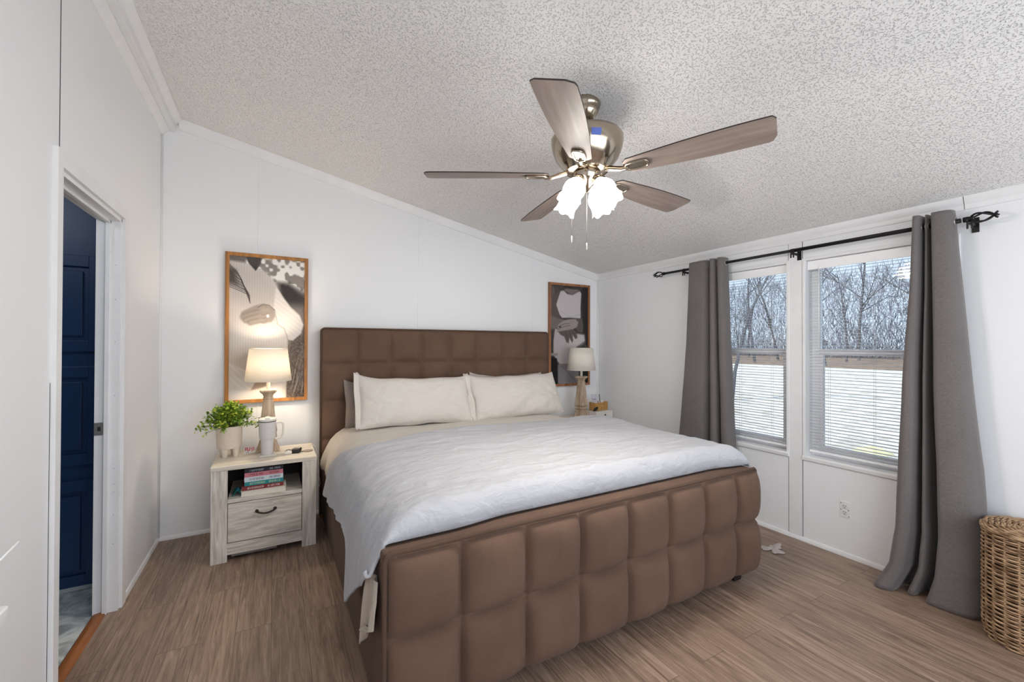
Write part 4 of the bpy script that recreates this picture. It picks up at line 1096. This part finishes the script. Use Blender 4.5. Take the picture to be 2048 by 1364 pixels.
A.fill([(0,.66),(.76,.66),(.74,.82),(0,.84)], (184,172,160), .12, .6)  # bright band and tan below: lamp's light and shade painted into the print
A.I += (((A.mask(torso) > .5) & (A.X < .78))*(np.sin(A.X*2*np.pi*30+4*A.Y)*4))[..., None]
sl_ = [(.60,.20),(.70,.27),(.80,.34),(.93,.40),(.985,.47),(.95,.535),(.84,.585),(.77,.58),(.72,.5),(.62,.47),(.57,.36)]
A.fill(sl_, (222,216,211), .012)
A.I += ((A.mask(sl_))*(np.sin((A.X*.5-A.Y*1.3)*2*np.pi*22)*4))[..., None]
A.line([(.58,.36),(.63,.47),(.72,.5),(.775,.585)], .008, (150,142,136), .6)
HC = (158,147,139); HS = (104,94,88)
def finger(P, w, col=HC):
    A.line(P, w*1.25, HS, .8); A.line(P, w, col)
A.fill([(.33,.362),(.42,.332),(.51,.334),(.585,.368),(.592,.412),(.55,.452),(.44,.468),(.37,.455),(.34,.41)], HC, .012)
finger([(.20,.402),(.27,.382),(.36,.360),(.44,.35)], .040); finger([(.185,.424),(.28,.404),(.40,.385)], .040)
finger([(.215,.445),(.31,.427),(.42,.41)], .038); finger([(.27,.462),(.36,.449),(.45,.435)], .034)
A.fill([(.40,.345),(.48,.34),(.56,.375),(.55,.43),(.44,.45),(.38,.42)], (164,153,145), .05, .9)
A.line([(.36,.355),(.43,.332),(.51,.333),(.585,.368)], .007, (110,100,94), .7)
A.line([(.42,.372),(.50,.362)], .02, (176,165,156), .5); A.line([(.42,.405),(.50,.395)], .016, (140,129,121), .6); A.line([(.43,.43),(.50,.42)], .014, (138,127,119), .6)
A.fill([(.475,.405),(.505,.398),(.515,.418),(.485,.425)], (236,234,232), .004)
A.fill([(.19,.0),(.42,.0),(.38,.05),(.33,.095),(.27,.06)], (84,76,72), .012); A.fill([(-.02,-.02),(.24,-.02),(.2,.045),(.0,.035)], (112,104,100), .02)
for k in range(9):
    x = .22+.02*k; A.line([(x, 0), (x+.02, .04), (.335, .09)], .005, (50,44,42), .7)
for k in range(14):
    y = .06+.012*k; A.line([(0, y), (.1+.012*k, y+.05+.01*nzr.rand()), (.16+.008*k, y+.11)], .006, (58,51,48), .75)
A.fill([(-.02,.08),(.08,.1),(.1,.2),(-.02,.19)], (62,55,52), .04, .8)
ls = [(0,.735),(.1,.765),(.24,.80),(.34,.845),(.36,.885),(.28,.935),(.1,.915),(0,.885)]
A.fill(ls, (212,205,199), .012); A.I += (A.mask(ls)*(np.sin((A.X*.8-A.Y*1.6)*2*np.pi*14)*4))[..., None]
A.fill([(.36,.86),(.5,.855),(.56,.875),(.5,.91),(.38,.93),(.28,.935)], (150,134,122), .012)
A.fill([(0,.93),(.28,.94),(.5,.915),(.70,.9),(.70,1.02),(-.02,1.02)], (220,216,214), .02)
picture('a', 'framed photograph above the left nightstand, of a hand resting on a knitted bump', -.317, .243, .94, 2.083, A, (190,128,62))
B = Canvas(110, 224, (58,54,54)); NX, NY = B.nx, B.ny
n1 = smooth_noise(NX, NY, 9, 11); n2 = smooth_noise(NX, NY, 3, 12); B.I += ((n1-.5)*26+(n2-.5)*10)[..., None]
B.fill([(0,0),(.3,0),(.16,.3),(0,.36)], (106,98,94), .08); B.fill([(.84,0),(1,0),(1,.62),(.86,.55)], (34,31,31), .03)
for k in range(7): B.line([(.1+.03*k, 0), (.13+.02*k, .12), (.2+.01*k, .26)], .01, (44,39,38), .7)
body = [(.26,.06),(.34,.05),(.44,.085),(.58,.09),(.70,.06),(.78,.045),(.82,.07),(.80,.20),(.80,.33),(.55,.325),(.3,.33),(.24,.30),(.15,.2)]
B.fill([(.05,.1),(.26,.06),(.24,.3),(.3,.36),(.12,.38),(.02,.3)], (88,80,78), .03)
B.fill(body, (192,186,188), .012); B.fill([(.34,.045),(.56,.09),(.78,.04),(.72,.03),(.4,.03)], (120,110,106), .015)
B.line([(.26,.26),(.5,.315),(.8,.29)], .008, (160,154,156), .7)
B.fill([(.12,.44),(.5,.48),(.9,.5),(.92,.56),(.7,.62),(.55,.80),(.24,.80),(.08,.70),(.08,.56)], (176,168,170), .015)
B.fill([(.5,.5),(.9,.5),(.92,.57),(.72,.62),(.5,.62)], (196,190,190), .05, .8)
B.fill([(.0,.30),(.2,.34),(.34,.345),(.2,.43),(.06,.45),(.0,.42)], (112,104,100), .015)
B.fill([(.62,.33),(.84,.33),(.88,.4),(.86,.48),(.70,.46),(.64,.42)], (88,80,78), .015)
h1 = [(.20,.40),(.34,.355),(.5,.34),(.66,.335),(.74,.37),(.70,.42),(.54,.455),(.36,.47),(.16,.475)]
B.fill(h1, (150,140,136), .012)
for L_ in ([(.2,.42),(.36,.39),(.5,.385)], [(.19,.445),(.36,.415),(.52,.405)]): B.line(L_, .008, (84,76,74), .8)
h2 = [(.20,.47),(.4,.455),(.6,.44),(.68,.47),(.72,.53),(.66,.545),(.58,.50),(.60,.56),(.57,.585),(.5,.53),(.48,.585),(.42,.58),(.36,.52),(.26,.50)]
B.fill(h2, (92,82,78), .012)
for L_ in ([(.4,.47),(.46,.56)], [(.5,.47),(.55,.56)], [(.58,.46),(.67,.53)]): B.line(L_, .006, (50,44,42), .8)
B.fill([(.22,.42),(.27,.415),(.28,.425),(.23,.43)], (36,33,33), .005)
B.fill([(0,.685),(.2,.69),(.18,.715),(0,.71)], (140,132,128), .01); B.fill([(0,.72),(.17,.74),(.2,1.02),(0,1.02)], (26,24,25), .01)
B.fill([(.20,.80),(.55,.80),(.75,.86),(.78,1.02),(.2,1.02)], (128,122,126), .015)
B.line([(.3,.82),(.5,.9),(.7,1.0)], .012, (96,90,94), .6); B.fill([(.8,.84),(1,.8),(1,1.02),(.82,1.02)], (28,26,27), .02)
picture('b', 'framed dark photograph beside the corner, of clasped hands on a bump', 2.60, 3.167, .933, 2.072, B, (172,116,76))

# ------------------------------------------------------------------ outlet, scrap, hamper, dresser
ol = thing('wall_outlet', 'white duplex outlet with dark screw holes below the right window', 'outlet', (XR, 1.369, .31))
obj('plate', MB().box((-.005, -.0285, -.052), (0, .0285, .052)), mat('white_plate', (236,236,236), .35), ol, bevel=.002)
for zz_ in (.02, -.02):
    r_ = obj('receptacle', MB().add(xf(lathe([(.0165, 0), (.0165, .0025), (.015, .003)], 24), T(-.005, 0, zz_) @ RY(-PI/2))), mat('white_receptacle', (226,226,226), .4), ol)
    s_ = MB().box((-.0087, -.008, zz_+.001), (-.0078, -.005, zz_+.009)).box((-.0087, .005, zz_+.001), (-.0078, .008, zz_+.009)).add(xf(lathe([(.0028, 0), (.0028, .0008)], 10), T(-.008, 0, zz_-.007) @ RY(-PI/2)))
    obj('slot', s_, M_dark, r_)
for y, z in ((.022, .04), (-.02, -.001), (.022, -.003), (-.022, -.042)): obj('screw_hole', xf(lathe([(.003, 0), (.003, .0008)], 8), T(-.0052, y, z) @ RY(-PI/2)), M_dark, ol)
def scr(u, v):
    a = u*2*PI; r = v*(.055+.022*sin(3*a+1)+.012*sin(7*a))
    return (r*cos(a)*1.4+2.99, r*sin(a)+1.66, .004+.012*(1-v)*(.5+.5*noise.noise(Vector((cos(a)*3, sin(a)*3, v*4)))))
sp_ = obj('cloth_scrap', grid(scr, 40, 9, True), mat('pale_fluff', (206,192,184), 1, bump=.8, bscale=160), None)
tag(sp_, 'pale fluffy scrap on the floor between the bed foot and window wall', 'cloth scrap')

M_wick = mat('natural_wicker', (190,158,124), .7, var=.42, vscale=26, rgb2=(128,98,70))
hm = thing('wicker_hamper', 'woven wicker hamper with lid at the right edge of the room', 'hamper', (3.10, .405, 0))
HX, HY, HR = .165, .285, .14
def rr(s, off=0):
    """point and normal round a rounded rectangle, s in 0..1"""
    a, b = HX-HR, HY-HR; per = 4*a+4*b+2*PI*HR; d = s % 1*per
    for L_, f in ((2*b, lambda t: ((HX, -b+t), (1, 0))), (PI*HR/2, lambda t: ((a+HR*cos(t/HR), b+HR*sin(t/HR)), (cos(t/HR), sin(t/HR)))),
                 (2*a, lambda t: ((a-t, HY), (0, 1))), (PI*HR/2, lambda t: ((-a-HR*sin(t/HR), b+HR*cos(t/HR)), (-sin(t/HR), cos(t/HR)))),
                 (2*b, lambda t: ((-HX, b-t), (-1, 0))), (PI*HR/2, lambda t: ((-a-HR*cos(t/HR), -b-HR*sin(t/HR)), (-cos(t/HR), -sin(t/HR)))),
                 (2*a, lambda t: ((-a+t, -HY), (0, -1))), (PI*HR/2+1, lambda t: ((a+HR*sin(t/HR), -b-HR*cos(t/HR)), (sin(t/HR), -cos(t/HR))))):
        if d <= L_: (p, n) = f(d); return p[0]+n[0]*off, p[1]+n[1]*off
        d -= L_
wk = MB(); NST = 34; NQ = NST*6; rgk = random.Random(8)
k = 0; z = .007
while z < .515:
    P = []
    zo = rgk.gauss(0, .0012)
    for q in range(NQ):
        s = q/NQ; off = .0058*sin(PI*NST*s+k*PI)-.012*(1-min(1, z/.06))
        x, y = rr(s, off); P.append((x, y, z+zo+.0012*sin(s*40+k)))
    wk.add(tube(P, .0046+rgk.gauss(0, .0003), 5, closed=True)); z += .0098; k += 1
for q in range(NST):
    x, y = rr((q+.0)/NST, 0); x2, y2 = rr(q/NST, -.012); wk.add(tube([(x2, y2, .0045), (x, y, .06), (x, y, .518)], .0042, 5))
obj('weave', wk, M_wick, hm)
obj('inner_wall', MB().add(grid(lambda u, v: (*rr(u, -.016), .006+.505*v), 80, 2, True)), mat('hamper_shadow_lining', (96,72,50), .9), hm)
ld = MB(); k = 0; o_ = .008
while o_ > -.16:
    P = []
    for q in range(NQ):
        s = q/NQ; x, y = rr(s, max(o_, -.135))
        if o_ < -.135: x *= 1+(o_+.135)*6; 
        h = .530+.012*(1-math.exp(o_*16)) if o_ < 0 else .528
        P.append((x, y, h+.0042*sin(PI*NST*s+k*PI)))
    ld.add(tube(P, .0046, 5, closed=True)); o_ -= .0098; k += 1
for k in range(3):
    P = [(*rr(q/NQ, .004+.004*sin(PI*NST*q/NQ*.5+k*2*PI/3)), .523+.005*cos(PI*NST*q/NQ*.5+k*2*PI/3)) for q in range(NQ)]
    ld.add(tube(P, .0052, 6, closed=True))
ld.add(grid(lambda u, v: (*[c*(1-v) for c in rr(u, -.004)], .521), 60, 4, True))
obj('lid', ld, M_wick, hm)

M_dres = mat('white_lacquer', (228,228,227), .4)
ds = thing('dresser', 'white dresser whose top corner shows at the lower left frame edge', 'dresser', (XL+.155, .62, 0))
obj('body', MB().box((-.14, -.40, .06), (.142, .425, .905)), M_dres, ds, bevel=.003)
obj('top', MB().add(prism([(-.14, .905), (.145, .905), (.149, .915), (.153, .93), (.155, .942), (.153, .946), (-.14, .946)], 'y', -.41, .44), 0, False), M_dres, ds, bevel=.003)
for k in range(3):
    d_ = obj('drawer', MB().box((.142, -.37, .10+k*.265), (.152, .395, .35+k*.265)), M_dres, ds, bevel=.003)
    obj('knob', MB().add(xf(lathe([(.006, 0), (.012, .012), (.006, .02)], 12), T(.152, .0, .22+k*.265) @ RY(PI/2))), M_nick, d_)
for x in (-.13, .10):
    for y in (-.39, .385): obj('leg', MB().box((x, y, 0), (x+.03, y+.03, .06)), M_dres, ds)
jr = thing('diffuser_jar', 'round white jar with one white reed on the dresser corner', 'jar', (-.428, .985, .946))
obj('jar', lathe([(.018, 0), (.026, .012), (.027, .028), (.02, .042), (.01, .046)], 24), M_dres, jr)
obj('reed', MB().add(tube([(0, 0, .04), (.046, .075, .105)], .0022, 6)), M_dres, jr)

# ------------------------------------------------------------------ outside
GZ = -.62
def m_lawn():
    m, nt, b = nodes('winter_lawn'); b.inputs['Roughness'].default_value = 1; b.inputs['Specular IOR Level'].default_value = 0
    tc = nt.nodes.new('ShaderNodeTexCoord'); n = nt.nodes.new('ShaderNodeTexNoise'); n.inputs['Scale'].default_value = 2.2; n.inputs['Detail'].default_value = 12; n.inputs['Roughness'].default_value = .8
    nt.links.new(tc.outputs['Object'], n.inputs['Vector'])
    r = nt.nodes.new('ShaderNodeValToRGB'); E_ = r.color_ramp.elements
    E_[0].position = .36; E_[0].color = srgb(168,160,136); E_[1].position = .55; E_[1].color = srgb(226,224,210)
    nt.links.new(n.outputs[0], r.inputs[0]); nt.links.new(r.outputs[0], b.inputs['Base Color']); return m
o = obj('lawn', MB().box((XR+.3, -60, GZ-.3), (44, 140, GZ)), m_lawn()); tag(o, 'pale winter lawn outside the two windows', 'lawn', kind='structure')
o = obj('leaf_litter', MB().box((44, -60, GZ-.3), (100, 140, GZ+.05)), mat('brown_leaf_litter', (150,128,104), 1, var=.4, vscale=1)); tag(o, 'brown leaf litter under the far trees', 'ground', kind='structure')
M_bark = mat('grey_bark', (104,106,110), .95, var=.3, vscale=3)
rt = random.Random(5)
def tree_mesh(seed, h):
    r = random.Random(seed); tk = MB(); br_ = MB()
    def grow(p, d, L_, rad, lev, m):
        pts = [p]; q = p.copy(); dd = d.copy(); n = 5
        for i in range(n):
            dd = (dd+Vector((r.gauss(0,.09), r.gauss(0,.09), r.gauss(.02,.05)))).normalized(); q = q+dd*L_/n; pts.append(q.copy())
        m.add(tube(pts, [rad*(1-.65*i/n) for i in range(n+1)], 5 if lev == 0 else 3, cap=False))
        if lev < 3:
            for k in range([9, 5, 4][lev]):
                t = r.uniform(.3 if lev == 0 else .2, 1); i = min(int(t*n), n-1); s = pts[i]+(pts[i+1]-pts[i])*(t*n-i)
                a = r.random()*2*PI; o_ = dd.orthogonal().normalized(); o2 = dd.cross(o_)
                nd = (dd*r.uniform(.5, 1)+(o_*cos(a)+o2*sin(a))*r.uniform(.5, .9)).normalized()
                grow(s, nd, L_*r.uniform(.26, .38), max(rad*.4, .014), lev+1, br_)
    grow(Vector((0,0,-.1)), Vector((0,0,1)), h, h*.013, 0, tk)
    return tk, br_
protos = []
spots = [((47, 57, 67)[k % 3], y+rt.uniform(-.4, .4)) for k, y in enumerate(np.linspace(13, 49, 15))]
spots[0:0] = [(14.65, 9.6)]
for i, (x, y) in enumerate(spots):
    if i < 4:
        tk, br_ = tree_mesh(40+i, 11+i); t = thing('bare_tree', '', 'tree', (x, y, GZ), rt.random()*6, 'bare trees beyond the lawn')
        a_ = obj('trunk', tk, M_bark, t, fixn=False); b_ = obj('branches', br_, M_bark, t, fixn=False); protos.append((t, a_, b_))
    else:
        pt, pa, pb = protos[i % 4]; t = pt.copy(); COL.objects.link(t); t.location = (x, y, GZ); t.rotation_euler = (0, 0, rt.random()*6)
        for c in (pa, pb): c2 = c.copy(); COL.objects.link(c2); c2.parent = t
    t['label'] = 'bare grey tree in the woods at the far edge of the lawn' if i > 0 else 'slim bare tree standing alone on the lawn outside the left window'
    s = rt.uniform(.8, 1.25) if i else .5; t.scale = (s, s, s)
lp = obj('leaf_pile', grid(lambda u, v: (9.85+.34*v*cos(u*2*PI), 3.64+.30*v*sin(u*2*PI), GZ+.002+.10*(1-v*v)+.03*(1-v)*noise.noise(Vector((u*9, v*7, 2)))), 40, 12, True), mat('yellow_leaves', (226,220,168), 1, var=.2, vscale=9))
tag(lp, 'low pile of yellow leaves on the lawn outside the right window', 'leaf pile')
th_ = MB()
for k in range(20000):
    x = rt.uniform(76, 86); y = rt.uniform(14, 92); z = GZ+rt.random()**1.4*13.5; l = rt.uniform(.8, 2.4); a = rt.gauss(0, .5); w_ = rt.uniform(.06, .15)
    th_.add(([(x, y, z), (x+.05, y+w_, z), (x, y+l*sin(a), z+l*cos(a))], [(0,1,2)]), 0, False)
o = obj('thicket', th_, mat('twig_grey', (124,130,140), 1), fixn=False); tag(o, 'dense grey twiggy thicket behind the bare trees', 'thicket', kind='stuff')
